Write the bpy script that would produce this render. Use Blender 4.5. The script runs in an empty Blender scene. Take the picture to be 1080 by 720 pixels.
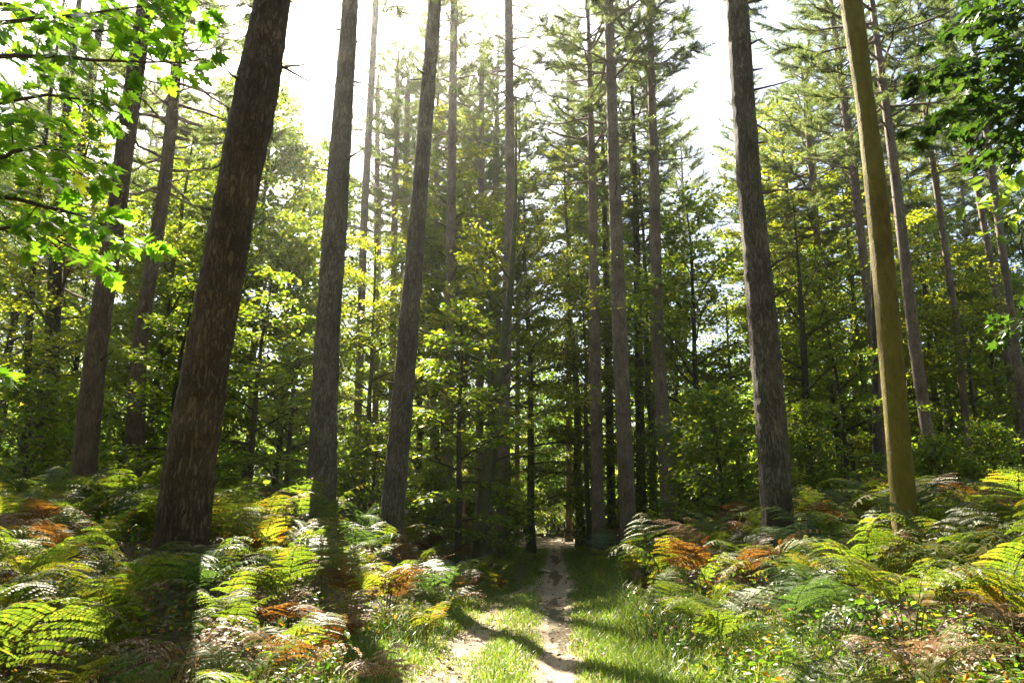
import bpy, math
import numpy as np
from mathutils import Vector, Quaternion, noise as mnoise

# ------------------------------------------------------------------ camera, sky, sun, exposure
S = bpy.context.scene
COL = S.collection
R = math.radians
FOC, PITCH, CAMH = 720.0, R(14.4), 1.3
cam_data = bpy.data.cameras.new('camera')
cam_data.sensor_fit = 'HORIZONTAL'; cam_data.sensor_width = 36.0
cam_data.lens = 36.0 * FOC / 1080.0
cam_data.clip_start = 0.05; cam_data.clip_end = 3000
cam = bpy.data.objects.new('camera', cam_data); COL.objects.link(cam)
cam.location = (0, 0, CAMH); cam.rotation_euler = (R(90) + PITCH, 0, 0)
S.camera = cam

SUN_EL, SUN_AZ = R(49.0), R(-21.0)          # azimuth from +Y, towards +X positive
sdir = Vector((math.sin(SUN_AZ) * math.cos(SUN_EL), math.cos(SUN_AZ) * math.cos(SUN_EL), math.sin(SUN_EL)))
W = bpy.data.worlds.new('World'); S.world = W; W.use_nodes = True
wn = W.node_tree.nodes; wl = W.node_tree.links; wn.clear()
sky = wn.new('ShaderNodeTexSky'); sky.sky_type = 'NISHITA'; sky.sun_disc = False
sky.sun_elevation = SUN_EL; sky.sun_rotation = SUN_AZ
sky.air_density = 1.0; sky.dust_density = 2.5; sky.ozone_density = 1.0
bg = wn.new('ShaderNodeBackground'); bg.inputs['Strength'].default_value = 0.055
wo = wn.new('ShaderNodeOutputWorld')
wl.new(sky.outputs[0], bg.inputs[0]); wl.new(bg.outputs[0], wo.inputs[0])
sun_d = bpy.data.lights.new('sun', 'SUN'); sun_d.energy = 5.0; sun_d.angle = R(0.53); sun_d.color = (1.0, 0.90, 0.72)
sun = bpy.data.objects.new('sun', sun_d); COL.objects.link(sun)
sun.rotation_euler = (-sdir).to_track_quat('-Z', 'Y').to_euler()
sun.location = (0, 0, 40)
S.view_settings.view_transform = 'Standard'; S.view_settings.look = 'None'
S.view_settings.exposure = 2.6; S.view_settings.gamma = 1.0
S.view_settings.use_curve_mapping = False
S.cycles.max_bounces = 14; S.cycles.diffuse_bounces = 6; S.cycles.transmission_bounces = 10
S.cycles.glossy_bounces = 2; S.cycles.volume_bounces = 0; S.cycles.sample_clamp_indirect = 6
S.cycles.use_denoising = True; S.cycles.denoising_prefilter = 'NONE'; S.cycles.caustics_reflective = False; S.cycles.caustics_refractive = False
S.cycles.volume_step_rate = 4.0

HAZE = 0.0005
CP, SP = math.cos(PITCH), math.sin(PITCH)
def ray(px, py):
    a, b = (px - 540) / FOC, (360 - py) / FOC
    return np.array([a, CP - b * SP, SP + b * CP])
def at(px, py, Y):
    d = ray(px, py); t = Y / d[1]
    return np.array([0, 0, CAMH]) + d * t
def depth_of(p):
    return p[1] * CP + (p[2] - CAMH) * SP
def to_px(p):
    z = depth_of(p)
    return 540 + FOC * p[0] / z, 360 - FOC * (-p[1] * SP + (p[2] - CAMH) * CP) / z

# ------------------------------------------------------------------ helpers
rng = np.random.default_rng(7)
def unit(v):
    v = np.asarray(v, float)
    return v / np.maximum(np.linalg.norm(v, axis=-1, keepdims=True), 1e-9)

class Geo:
    """collects vertex and face arrays (tris, quads) with material slots, builds ONE mesh"""
    def __init__(s): s.V = []; s.F = []; s.M = []; s.n = 0; s.A = []
    def add(s, V, F, mat=0):
        V = np.asarray(V, np.float32); F = np.asarray(F, np.int32)
        if len(V) == 0: return s
        s.V.append(V); s.F.append(F + s.n); s.M.append(np.full(len(F), mat, np.int32)); s.n += len(V)
        return s
    def mesh(s, name, mats, smooth=True):
        me = bpy.data.meshes.new(name)
        V = np.concatenate(s.V); me.vertices.add(len(V)); me.vertices.foreach_set('co', V.ravel())
        loops = np.concatenate([f.ravel() for f in s.F])
        sizes = np.concatenate([np.full(len(f), f.shape[1], np.int32) for f in s.F])
        starts = np.concatenate([[0], np.cumsum(sizes)[:-1]]).astype(np.int32)
        me.loops.add(len(loops)); me.loops.foreach_set('vertex_index', loops)
        me.polygons.add(len(sizes)); me.polygons.foreach_set('loop_start', starts)
        me.polygons.foreach_set('loop_total', sizes)
        me.polygons.foreach_set('material_index', np.concatenate(s.M))
        me.polygons.foreach_set('use_smooth', np.full(len(sizes), smooth))
        for m in (mats if isinstance(mats, (list, tuple)) else [mats]): me.materials.append(m)
        me.update(calc_edges=True)
        return me
    def obj(s, name, mats, parent=None, smooth=True):
        return link(name, s.mesh(name, mats, smooth), parent)

def link(name, data, parent=None):
    o = bpy.data.objects.new(name, data); COL.objects.link(o)
    if parent is not None: o.parent = parent
    return o
def tag(o, label=None, cat=None, group=None, kind=None):
    if label: o['label'] = label
    if cat: o['category'] = cat
    if group: o['group'] = group
    if kind: o['kind'] = kind
    return o
def empty(name, loc, label, cat, group=None, rz=0.0, sc=1.0):
    o = link(name, None); o.location = loc; o.rotation_euler = (0, 0, rz); o.scale = (sc, sc, sc)
    o.empty_display_size = 0.2
    return tag(o, label, cat, group)

def tube(P, rad, sides=6, cap=False, bump=None):
    P = np.asarray(P, float); n = len(P); rad = np.broadcast_to(np.asarray(rad, float), (n,))
    T = unit(np.gradient(P, axis=0))
    ref = np.array([1.0, 0, 0]) if abs(T[:, 0]).mean() < 0.8 else np.array([0, 0, 1.0])
    A = unit(np.cross(T, ref)); B = np.cross(T, A)
    th = np.arange(sides) * 2 * np.pi / sides
    r = rad[:, None] * np.ones((1, sides))
    if bump is not None: r = r * bump
    V = P[:, None, :] + r[..., None] * (np.cos(th)[None, :, None] * A[:, None, :] + np.sin(th)[None, :, None] * B[:, None, :])
    i = np.arange(n - 1)[:, None] * sides; j = np.arange(sides)[None, :]; k = (j + 1) % sides
    F = np.stack([i + j, i + k, i + sides + k, i + sides + j], -1).reshape(-1, 4)
    return V.reshape(-1, 3), F

def scatter(TV, TF, P, D, N, L, Wd=None):
    """copies of a template (x across, y along, z normal) at points P"""
    P = np.asarray(P, float); n = len(P)
    D = unit(np.broadcast_to(D, (n, 3))); N = np.broadcast_to(N, (n, 3))
    X = unit(np.cross(D, N)); Z = np.cross(X, D)
    L = np.broadcast_to(np.asarray(L, float), (n,)); Wd = L if Wd is None else np.broadcast_to(np.asarray(Wd, float), (n,))
    V = P[:, None, :] + (TV[None, :, 0:1] * Wd[:, None, None]) * X[:, None, :] + (TV[None, :, 1:2] * L[:, None, None]) * D[:, None, :] + (TV[None, :, 2:3] * L[:, None, None]) * Z[:, None, :]
    F = TF[None] + (np.arange(n) * len(TV))[:, None, None]
    return V.reshape(-1, 3), F.reshape(-1, TF.shape[1])

OVAL = (np.array([[0, 0, 0], [.32, .3, .07], [.27, .68, .05], [0, 1, -.08], [-.27, .68, .05], [-.32, .3, .07]]),
        np.array([[0, 1, 2, 3], [0, 3, 4, 5]]))
DIAM = (np.array([[0, 0, 0], [.36, .42, .07], [0, 1, -.06], [-.36, .42, .07]]), np.array([[0, 1, 2], [0, 2, 3]]))
def oak_template():
    E = [(.015, .0), (.06, .12), (.30, .24), (.12, .31), (.20, .36), (.46, .50), (.20, .55), (.26, .62), (.42, .78), (.15, .78), (.17, .90), (0.0, 1.04)]
    V = []; m = [(0, t, -.16 * t * t) for (w, t) in E]
    m = [(0, min(1, .06 + .94 * max(0, t - .10)), 0) for (w, t) in E]
    m = [(0, y, -.18 * y * y) for (_, y, _) in m]
    Rr = [(w, t, .10 * w - .18 * t * t) for (w, t) in E]
    Ll = [(-w, t, .10 * w - .18 * t * t) for (w, t) in E]
    V = np.array(m + Rr + Ll, float); n = len(E); F = []
    for i in range(n - 1):
        F.append([i, n + i, n + i + 1, i + 1]); F.append([i, i + 1, 2 * n + i + 1, 2 * n + i])
    return V, np.array(F)
OAK = oak_template()

# ------------------------------------------------------------------ materials
def newmat(name):
    m = bpy.data.materials.new(name); m.use_nodes = True
    nt = m.node_tree; nt.nodes.clear()
    return m, nt.nodes, nt.links
def ramp(nodes, stops):
    r = nodes.new('ShaderNodeValToRGB'); e = r.color_ramp.elements
    while len(e) < len(stops): e.new(0.5)
    for el, (p, c) in zip(e, stops): el.position = p; el.color = (*c, 1)
    return r
def leafmat(name, stops, trans=1.9, mixf=0.5, rough=0.42, spec=0.5, objvar=0.25, tint=(1.0, 1.0, 0.55), blotch=None):
    """stops: leaf-to-leaf colours (by mesh island); light passes through"""
    m, n, l = newmat(name)
    g = n.new('ShaderNodeNewGeometry'); oi = n.new('ShaderNodeObjectInfo')
    r = ramp(n, stops); l.new(g.outputs['Random Per Island'], r.inputs[0])
    hs = n.new('ShaderNodeHueSaturation'); l.new(r.outputs[0], hs.inputs['Color'])
    mr = n.new('ShaderNodeMapRange'); l.new(oi.outputs['Random'], mr.inputs[0])
    mr.inputs[3].default_value = 1 - objvar; mr.inputs[4].default_value = 1 + objvar
    l.new(mr.outputs[0], hs.inputs['Value'])
    if blotch:                                           # patches that have turned brown, different on every frond
        tc = n.new('ShaderNodeTexCoord'); va = n.new('ShaderNodeVectorMath'); va.operation = 'ADD'; l.new(tc.outputs['Object'], va.inputs[0])
        sc_ = n.new('ShaderNodeMath'); sc_.operation = 'MULTIPLY'; l.new(oi.outputs['Random'], sc_.inputs[0]); sc_.inputs[1].default_value = 40; l.new(sc_.outputs[0], va.inputs[1])
        nz = n.new('ShaderNodeTexNoise'); l.new(va.outputs[0], nz.inputs[0]); nz.inputs['Scale'].default_value = 3.2; nz.inputs['Detail'].default_value = 4
        mp = n.new('ShaderNodeMapRange'); l.new(nz.outputs['Fac'], mp.inputs[0]); mp.inputs[1].default_value = .53; mp.inputs[2].default_value = .68; mp.inputs[4].default_value = .85
        mb = n.new('ShaderNodeMixRGB'); l.new(mp.outputs[0], mb.inputs[0]); l.new(r.outputs[0], mb.inputs[1]); mb.inputs[2].default_value = (*blotch, 1); l.new(mb.outputs[0], hs.inputs['Color'])
    p = n.new('ShaderNodeBsdfPrincipled'); l.new(hs.outputs[0], p.inputs['Base Color'])
    p.inputs['Roughness'].default_value = rough; p.inputs['Specular IOR Level'].default_value = spec
    t = n.new('ShaderNodeBsdfTranslucent')
    mx = n.new('ShaderNodeMixRGB'); mx.blend_type = 'MULTIPLY'; mx.inputs[0].default_value = 1
    l.new(hs.outputs[0], mx.inputs[1]); mx.inputs[2].default_value = (tint[0] * trans, tint[1] * trans, tint[2] * trans, 1)
    l.new(mx.outputs[0], t.inputs[0])
    ms = n.new('ShaderNodeMixShader'); ms.inputs[0].default_value = mixf
    l.new(p.outputs[0], ms.inputs[1]); l.new(t.outputs[0], ms.inputs[2])
    o = n.new('ShaderNodeOutputMaterial'); l.new(ms.outputs[0], o.inputs[0])
    return m
def barkmat(name, c_dark, c_mid, c_light, scale=1.0, stretch=0.28, bump=1.0, moss=None, moss_amt=0.0, smoothbark=False):
    m, n, l = newmat(name)
    tc = n.new('ShaderNodeTexCoord'); mp = n.new('ShaderNodeMapping'); l.new(tc.outputs['Object'], mp.inputs[0])
    mp.inputs['Scale'].default_value = (scale, scale, scale * stretch)
    nz = n.new('ShaderNodeTexNoise'); l.new(mp.outputs[0], nz.inputs[0]); nz.inputs['Scale'].default_value = 9; nz.inputs['Detail'].default_value = 8; nz.inputs['Roughness'].default_value = .65
    wp = n.new('ShaderNodeVectorMath'); wp.operation = 'MULTIPLY_ADD'
    l.new(nz.outputs['Color'], wp.inputs[0]); wp.inputs[1].default_value = (.26, .26, .26); l.new(mp.outputs[0], wp.inputs[2])
    vo = n.new('ShaderNodeTexVoronoi'); vo.feature = 'DISTANCE_TO_EDGE'; l.new(wp.outputs[0], vo.inputs[0]); vo.inputs['Scale'].default_value = 19
    mr = n.new('ShaderNodeMapRange'); l.new(vo.outputs['Distance'], mr.inputs[0]); mr.inputs[2].default_value = 0.22
    mul = n.new('ShaderNodeMath'); mul.operation = 'MULTIPLY_ADD'
    l.new(nz.outputs['Fac'], mul.inputs[0]); mul.inputs[1].default_value = 1.0
    ad = n.new('ShaderNodeMath'); ad.operation = 'MULTIPLY'; l.new(mr.outputs[0], ad.inputs[0]); ad.inputs[1].default_value = 0.10 if smoothbark else 0.42
    l.new(ad.outputs[0], mul.inputs[2])
    sc_ = n.new('ShaderNodeMath'); sc_.operation = 'MULTIPLY'; l.new(mul.outputs[0], sc_.inputs[0]); sc_.inputs[1].default_value = 0.95 if smoothbark else 0.76
    r = ramp(n, [(.12, c_dark), (.5, c_mid), (.95, c_light)]); l.new(sc_.outputs[0], r.inputs[0])
    big = n.new('ShaderNodeTexNoise'); l.new(tc.outputs['Object'], big.inputs[0]); big.inputs['Scale'].default_value = 1.7; big.inputs['Detail'].default_value = 4
    bm = n.new('ShaderNodeMapRange'); l.new(big.outputs['Fac'], bm.inputs[0]); bm.inputs[1].default_value = .3; bm.inputs[2].default_value = .7; bm.inputs[3].default_value = .62; bm.inputs[4].default_value = 1.35
    hv = n.new('ShaderNodeHueSaturation'); l.new(r.outputs[0], hv.inputs['Color']); l.new(bm.outputs[0], hv.inputs['Value'])
    col = hv.outputs[0]
    if smoothbark:                                       # pale lichen spots and dark scars of a smooth stem
        sp = n.new('ShaderNodeTexVoronoi'); l.new(wp.outputs[0], sp.inputs[0]); sp.inputs['Scale'].default_value = 17
        sm = n.new('ShaderNodeMapRange'); l.new(sp.outputs['Distance'], sm.inputs[0]); sm.inputs[1].default_value = .30; sm.inputs[2].default_value = .12; sm.inputs[4].default_value = .55
        sx = n.new('ShaderNodeMixRGB'); l.new(sm.outputs[0], sx.inputs[0]); l.new(col, sx.inputs[1]); sx.inputs[2].default_value = (c_dark[0] * .7, c_dark[1] * .7, c_dark[2] * .7, 1)
        col = sx.outputs[0]
    if moss:
        mm = n.new('ShaderNodeMapRange'); l.new(big.outputs['Fac'], mm.inputs[0]); mm.inputs[1].default_value = .62 - .4 * moss_amt; mm.inputs[2].default_value = .80 - .35 * moss_amt
        mm.inputs[4].default_value = 0.6
        mx = n.new('ShaderNodeMixRGB'); l.new(mm.outputs[0], mx.inputs[0]); l.new(col, mx.inputs[1]); mx.inputs[2].default_value = (*moss, 1)
        col = mx.outputs[0]
    p = n.new('ShaderNodeBsdfPrincipled'); l.new(col, p.inputs['Base Color']); p.inputs['Roughness'].default_value = 0.78; p.inputs['Specular IOR Level'].default_value = .35
    b = n.new('ShaderNodeBump'); b.inputs['Strength'].default_value = bump; b.inputs['Distance'].default_value = 0.045
    l.new(mul.outputs[0], b.inputs['Height']); l.new(b.outputs[0], p.inputs['Normal'])
    o = n.new('ShaderNodeOutputMaterial'); l.new(p.outputs[0], o.inputs[0])
    return m

M = {}
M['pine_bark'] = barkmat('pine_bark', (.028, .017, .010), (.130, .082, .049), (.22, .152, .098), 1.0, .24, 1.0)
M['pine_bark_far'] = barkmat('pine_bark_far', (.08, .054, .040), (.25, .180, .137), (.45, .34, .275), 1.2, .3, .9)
M['pine_bark_grey'] = barkmat('pine_bark_grey', (.030, .023, .017), (.115, .092, .074), (.27, .228, .19), 1.0, .26, 1.0)
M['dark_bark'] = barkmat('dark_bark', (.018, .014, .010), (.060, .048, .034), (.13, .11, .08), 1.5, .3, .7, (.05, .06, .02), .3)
M['algae_bark'] = barkmat('algae_bark', (.065, .046, .008), (.215, .155, .022), (.38, .285, .058), 1.2, .4, .9, (.125, .120, .010), .6, True)
M['beech_bark'] = barkmat('beech_bark', (.035, .032, .018), (.10, .095, .055), (.19, .18, .11), 1.2, .5, .3, (.07, .09, .02), .5, True)
M['twig'] = barkmat('twig', (.02, .015, .01), (.06, .045, .03), (.12, .10, .07), 3, .3, .3)
M['needles'] = leafmat('needles', [(0, (.040, .070, .022)), (.5, (.070, .105, .030)), (.85, (.11, .135, .040)), (1, (.18, .14, .05))], 2.8, .55, .45, .5, .2, (1, 1, .7))
G_STOPS = [(0, (.045, .085, .013)), (.4, (.070, .120, .017)), (.8, (.10, .150, .020)), (1, (.16, .165, .024))]
M['leaf'] = leafmat('leaf', G_STOPS, 3.0, .52, .40, .5, .22, (1.24, 1.08, .34))
M['leaf_beech'] = leafmat('leaf_beech', [(0, (.055, .090, .014)), (.5, (.095, .135, .018)), (1, (.16, .175, .026))], 3.1, .52, .42, .45, .2, (1.24, 1.06, .32))
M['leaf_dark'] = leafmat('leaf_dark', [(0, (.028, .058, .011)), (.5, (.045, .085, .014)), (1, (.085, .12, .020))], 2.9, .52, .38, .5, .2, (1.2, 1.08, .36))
M['leaf_oak'] = leafmat('leaf_oak', [(0, (.045, .100, .012)), (.55, (.065, .135, .014)), (.99, (.095, .165, .018)), (1, (.15, .16, .02))], 3.2, .58, .36, .5, .05, (1.05, 1.05, .35))
M['leaf_maple_shaded'] = leafmat('leaf_maple_shaded', [(0, (.018, .042, .010)), (.5, (.030, .066, .012)), (1, (.055, .095, .016))], 1.9, .42, .40, .4, .05, (1.0, 1.05, .45))  # shade put into the leaf colour: darkened, with little light let through
M['fern_green'] = leafmat('fern_green', [(0, (.042, .074, .014)), (.5, (.070, .108, .018)), (1, (.115, .140, .026))], 2.35, .50, .50, .30, .25, (1.05, 1.05, .4), (.17, .12, .025))
M['fern_blue'] = leafmat('fern_blue', [(0, (.035, .065, .022)), (.5, (.050, .090, .028)), (1, (.075, .115, .035))], 2.0, .38, .46, .4, .2, (1.0, 1.05, .5))
M['fern_yellow'] = leafmat('fern_yellow', [(0, (.062, .100, .015)), (.5, (.105, .135, .020)), (1, (.19, .165, .03))], 2.4, .5, .5, .3, .2, (1.05, 1.0, .4), (.20, .085, .02))
M['fern_rust'] = leafmat('fern_rust', [(0, (.075, .032, .012)), (.45, (.125, .058, .018)), (.8, (.185, .10, .028)), (1, (.19, .15, .035))], 1.6, .40, .50, .4, .25, (1.1, .95, .5), (.09, .045, .02))
M['fern_brown'] = leafmat('fern_brown', [(0, (.15, .092, .055)), (.5, (.27, .18, .115)), (1, (.40, .30, .21))], 1.4, .30, .5, .45, .25, (1.1, 1, .8))
M['stalk'] = barkmat('stalk', (.07, .06, .015), (.12, .10, .03), (.18, .15, .05), 6, .3, .1)
M['stalk_brown'] = barkmat('stalk_brown', (.06, .03, .015), (.12, .07, .035), (.18, .11, .06), 6, .3, .1)
M['grass'] = leafmat('grass', [(0, (.055, .105, .012)), (.5, (.085, .145, .018)), (.85, (.13, .17, .026)), (1, (.26, .21, .08))], 2.3, .45, .40, .5, .1, (1.05, 1.05, .4))
M['sedge'] = leafmat('sedge', [(0, (.035, .075, .016)), (.6, (.060, .11, .022)), (1, (.17, .15, .05))], 2.2, .42, .30, .7, .2, (1.0, 1.05, .45))
M['litter'] = leafmat('litter', [(0, (.06, .032, .015)), (.35, (.11, .06, .028)), (.65, (.18, .10, .045)), (.82, (.26, .17, .09)), (.9, (.055, .10, .015)), (1, (.08, .13, .02))], 1.3, .3, .5, .4, .1, (1, 1, .6))
M['weeds'] = leafmat('weeds', [(0, (.035, .080, .014)), (.45, (.065, .12, .016)), (.75, (.10, .15, .020)), (.86, (.18, .15, .03)), (.93, (.19, .09, .02)), (1, (.24, .12, .04))], 2.5, .48, .36, .6, .1, (1.05, 1.05, .4))
M['canopy_far'] = leafmat('canopy_far', [(0, (.045, .080, .014)), (.5, (.075, .115, .018)), (1, (.12, .145, .022))], 2.9, .52, .45, .4, .1, (1.0, 1.05, .45))

# ------------------------------------------------------------------ ground and path
def path_x(y): return 0.0 + 0.06 * y                 # right wheel track
def path_u(x, y): return x - path_x(y) + 0.42        # 0 midway between the two tracks
def sstep(a, b, v):
    t = np.clip((v - a) / (b - a), 0, 1); return t * t * (3 - 2 * t)
def ground_h(x, y):
    x = np.asarray(x, float); y = np.asarray(y, float)
    u = path_u(x, y); au = np.abs(u)
    h = 0.34 * sstep(1.0, 3.2, au) * (1 - .5 * sstep(25, 60, y))
    h = h + 0.05 * np.sin(x * 1.7 + y * .6) * sstep(.9, 2, au) + 0.07 * np.sin(x * .45 - y * .31 + 1) * sstep(.9, 2.5, au)
    h = h + .60 * sstep(1.9, 5, au) * sstep(5.0, 11, y) * (1 - sstep(22, 40, y))
    h = h - 0.045 * np.exp(-((u - .42) / .17) ** 2) - 0.035 * np.exp(-((u + .45) / .2) ** 2) + .02 * np.sin(y * 1.3 + x)
    h = h + 0.25 * sstep(28, 45, y) * (1 - sstep(60, 90, y)) * sstep(2, 5, au)
    return h
def grid_obj(name, xs, ys, zfun, mat):
    X, Y = np.meshgrid(xs, ys); Z = zfun(X, Y)
    V = np.stack([X, Y, Z], -1).reshape(-1, 3); nx = len(xs); ny = len(ys)
    i = np.arange(ny - 1)[:, None] * nx; j = np.arange(nx - 1)[None]
    F = np.stack([i + j, i + j + 1, i + nx + j + 1, i + nx + j], -1).reshape(-1, 4)
    return Geo().add(V, F).obj(name, mat)

def groundmat():
    m, n, l = newmat('forest_floor')
    tc = n.new('ShaderNodeTexCoord')
    a = n.new('ShaderNodeTexNoise'); l.new(tc.outputs['Object'], a.inputs[0]); a.inputs['Scale'].default_value = 7; a.inputs['Detail'].default_value = 10
    v = n.new('ShaderNodeTexVoronoi'); l.new(tc.outputs['Object'], v.inputs[0]); v.inputs['Scale'].default_value = 26
    mx = n.new('ShaderNodeMath'); mx.operation = 'MULTIPLY_ADD'; l.new(v.outputs['Distance'], mx.inputs[0]); mx.inputs[1].default_value = .5; l.new(a.outputs['Fac'], mx.inputs[2])
    r = ramp(n, [(.2, (.018, .012, .007)), (.55, (.055, .034, .018)), (.75, (.10, .065, .034)), (1, (.16, .11, .06))]); l.new(mx.outputs[0], r.inputs[0])
    b2 = n.new('ShaderNodeTexNoise'); l.new(tc.outputs['Object'], b2.inputs[0]); b2.inputs['Scale'].default_value = .8; b2.inputs['Detail'].default_value = 5
    rr = n.new('ShaderNodeMapRange'); l.new(b2.outputs['Fac'], rr.inputs[0]); rr.inputs[1].default_value = .48; rr.inputs[2].default_value = .62; rr.inputs[4].default_value = .7
    mc = n.new('ShaderNodeMixRGB'); l.new(rr.outputs[0], mc.inputs[0]); l.new(r.outputs[0], mc.inputs[1]); mc.inputs[2].default_value = (.028, .042, .010, 1)
    p = n.new('ShaderNodeBsdfPrincipled'); l.new(mc.outputs[0], p.inputs['Base Color']); p.inputs['Roughness'].default_value = .9
    b = n.new('ShaderNodeBump'); b.inputs['Distance'].default_value = .03; b.inputs['Strength'].default_value = .9; l.new(mx.outputs[0], b.inputs['Height']); l.new(b.outputs[0], p.inputs['Normal'])
    o = n.new('ShaderNodeOutputMaterial'); l.new(p.outputs[0], o.inputs[0])
    return m
def pathmat():
    m, n, l = newmat('path_soil')
    tc = n.new('ShaderNodeTexCoord')
    a = n.new('ShaderNodeTexNoise'); l.new(tc.outputs['Object'], a.inputs[0]); a.inputs['Scale'].default_value = 5; a.inputs['Detail'].default_value = 12; a.inputs['Roughness'].default_value = .7
    v = n.new('ShaderNodeTexVoronoi'); l.new(tc.outputs['Object'], v.inputs[0]); v.inputs['Scale'].default_value = 38
    mx = n.new('ShaderNodeMath'); mx.operation = 'MULTIPLY_ADD'; l.new(v.outputs['Distance'], mx.inputs[0]); mx.inputs[1].default_value = .35; l.new(a.outputs['Fac'], mx.inputs[2])
    r = ramp(n, [(.3, (.09, .060, .040)), (.55, (.25, .185, .135)), (.9, (.42, .335, .26))]); l.new(mx.outputs[0], r.inputs[0])
    p = n.new('ShaderNodeBsdfPrincipled'); l.new(r.outputs[0], p.inputs['Base Color']); p.inputs['Roughness'].default_value = .95; p.inputs['Specular IOR Level'].default_value = .2
    b = n.new('ShaderNodeBump'); b.inputs['Distance'].default_value = .03; b.inputs['Strength'].default_value = 1; l.new(mx.outputs[0], b.inputs['Height']); l.new(b.outputs[0], p.inputs['Normal'])
    o = n.new('ShaderNodeOutputMaterial'); l.new(p.outputs[0], o.inputs[0])
    return m
xs = np.concatenate([np.linspace(-150, -34, 9), np.arange(-32, 36, .4), np.linspace(40, 150, 9)])
ys = np.concatenate([np.linspace(-70, -8, 6), np.arange(-6, 60, .4), np.linspace(64, 190, 12)])
tag(grid_obj('ground', xs, ys, ground_h, groundmat()), kind='structure')
def build_path():
    ys = np.arange(1.5, 44, .12); us = np.linspace(-.95, .80, 36)
    Y, U = np.meshgrid(ys, us, indexing='ij')
    U = U + (.42 + (U + .07) * .42 - U) * sstep(9, 17, Y)
    edge = .10 * np.sin(Y * 1.9) + .07 * np.sin(Y * 4.3 + 1)
    X = path_x(Y) - .42 + U + np.where((np.arange(36) < 4) | (np.arange(36) > 31), edge, 0)
    Z = ground_h(X, Y) + .012 + .012 * np.sin(X * 23 + Y * 7) * np.sin(Y * 11 - X * 5)
    Z[:, 0] -= .06; Z[:, -1] -= .06
    V = np.stack([X, Y, Z], -1).reshape(-1, 3); ny, nx = X.shape
    i = np.arange(ny - 1)[:, None] * nx; j = np.arange(nx - 1)[None]
    F = np.stack([i + j, i + j + 1, i + nx + j + 1, i + nx + j], -1).reshape(-1, 4)
    tag(Geo().add(V, F).obj('path', pathmat()), kind='structure')
build_path()
def gz(x, y): return float(ground_h(x, y))

# ------------------------------------------------------------------ pines
def pine_crown_meshes(seed, Hc, Rc, nb, dens=1.0):
    """needle boughs of a tall forest pine, base of crown at z=0"""
    g = np.random.default_rng(seed); wood = Geo(); ndl = Geo()
    P_, D_, L_ = [], [], []
    for i in range(nb):
        t = (i + .5) / nb; z = Hc * t ** 1.05
        az = i * 2.4 + g.uniform(-.5, .5)
        ln = Rc * (1 - t) ** .5 * (0.75 + .5 * min(1, t * 4)) * g.uniform(.25, 1.15) + .25
        el = R(g.uniform(-12, 14) + 45 * t ** 2)
        d = np.array([math.cos(az) * math.cos(el), math.sin(az) * math.cos(el), math.sin(el)])
        s = np.linspace(0, 1, 7); pts = np.array([0, 0, z]) + s[:, None] * ln * d
        pts[:, 2] += -.10 * ln * s + .22 * ln * s ** 3
        pts += g.normal(0, .03 * ln, pts.shape) * s[:, None]
        wood.add(*tube(pts, np.linspace(.018 + .012 * ln, .006, 7), 4))
        if g.random() < .12: continue
        nt = int((6 + ln * 9.0) * dens)
        for k in range(nt):
            q = g.uniform(.35, 1.0) ** .8 if k else 1.0
            b = np.array([np.interp(q, s, pts[:, c]) for c in range(3)])
            side = np.cross(d, [0, 0, 1.0]); side /= np.linalg.norm(side)
            sg = 1 if k % 2 else -1
            td = unit(d * g.uniform(.4, 1) + side * sg * g.uniform(.2, 1) + np.array([0, 0, g.uniform(-.1, .35)]))
            tl = g.uniform(.2, .6) * (1.15 - .5 * q) * min(1.2, .5 + ln * .3)
            e = b + td * tl
            wood.add(*tube(np.array([b, b + td * tl * .5 + [0, 0, -.02], e]), [.008, .006, .003], 3))
            m = max(2, int(tl / .055))
            for w in range(m):
                P_.append(b + td * tl * (w + 1) / m); D_.append(td); L_.append(1)
    P_ = np.array(P_); D_ = np.array(D_); n = len(P_); per = 18
    P2 = np.repeat(P_, per, 0); D2 = np.repeat(D_, per, 0)
    D2 = unit(D2 * g.uniform(.15, 1.1, (n * per, 1)) + g.normal(0, .85, (n * per, 3)))
    N2 = g.normal(0, 1, (n * per, 3))
    TV = np.array([[-.5, 0, 0], [.5, 0, 0], [0, 1, -.05]]); TF = np.array([[0, 1, 2]])
    V, F = scatter(TV, TF, P2, D2, N2, g.uniform(.08, .17, n * per), g.uniform(.007, .012, n * per))
    ndl.add(V, F)
    return wood.mesh('branches', M['pine_bark_far']), ndl.mesh('needles', M['needles'], False)

CROWNS = [pine_crown_meshes(11, 10.5, 3.0, 74), pine_crown_meshes(12, 9.0, 2.5, 62), pine_crown_meshes(13, 12.0, 2.8, 84, .9), pine_crown_meshes(14, 9.5, 2.3, 50, .38), pine_crown_meshes(15, 16.0, 3.3, 130, 1.1), pine_crown_meshes(16, 15.0, 3.0, 120, 1.0)]

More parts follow.
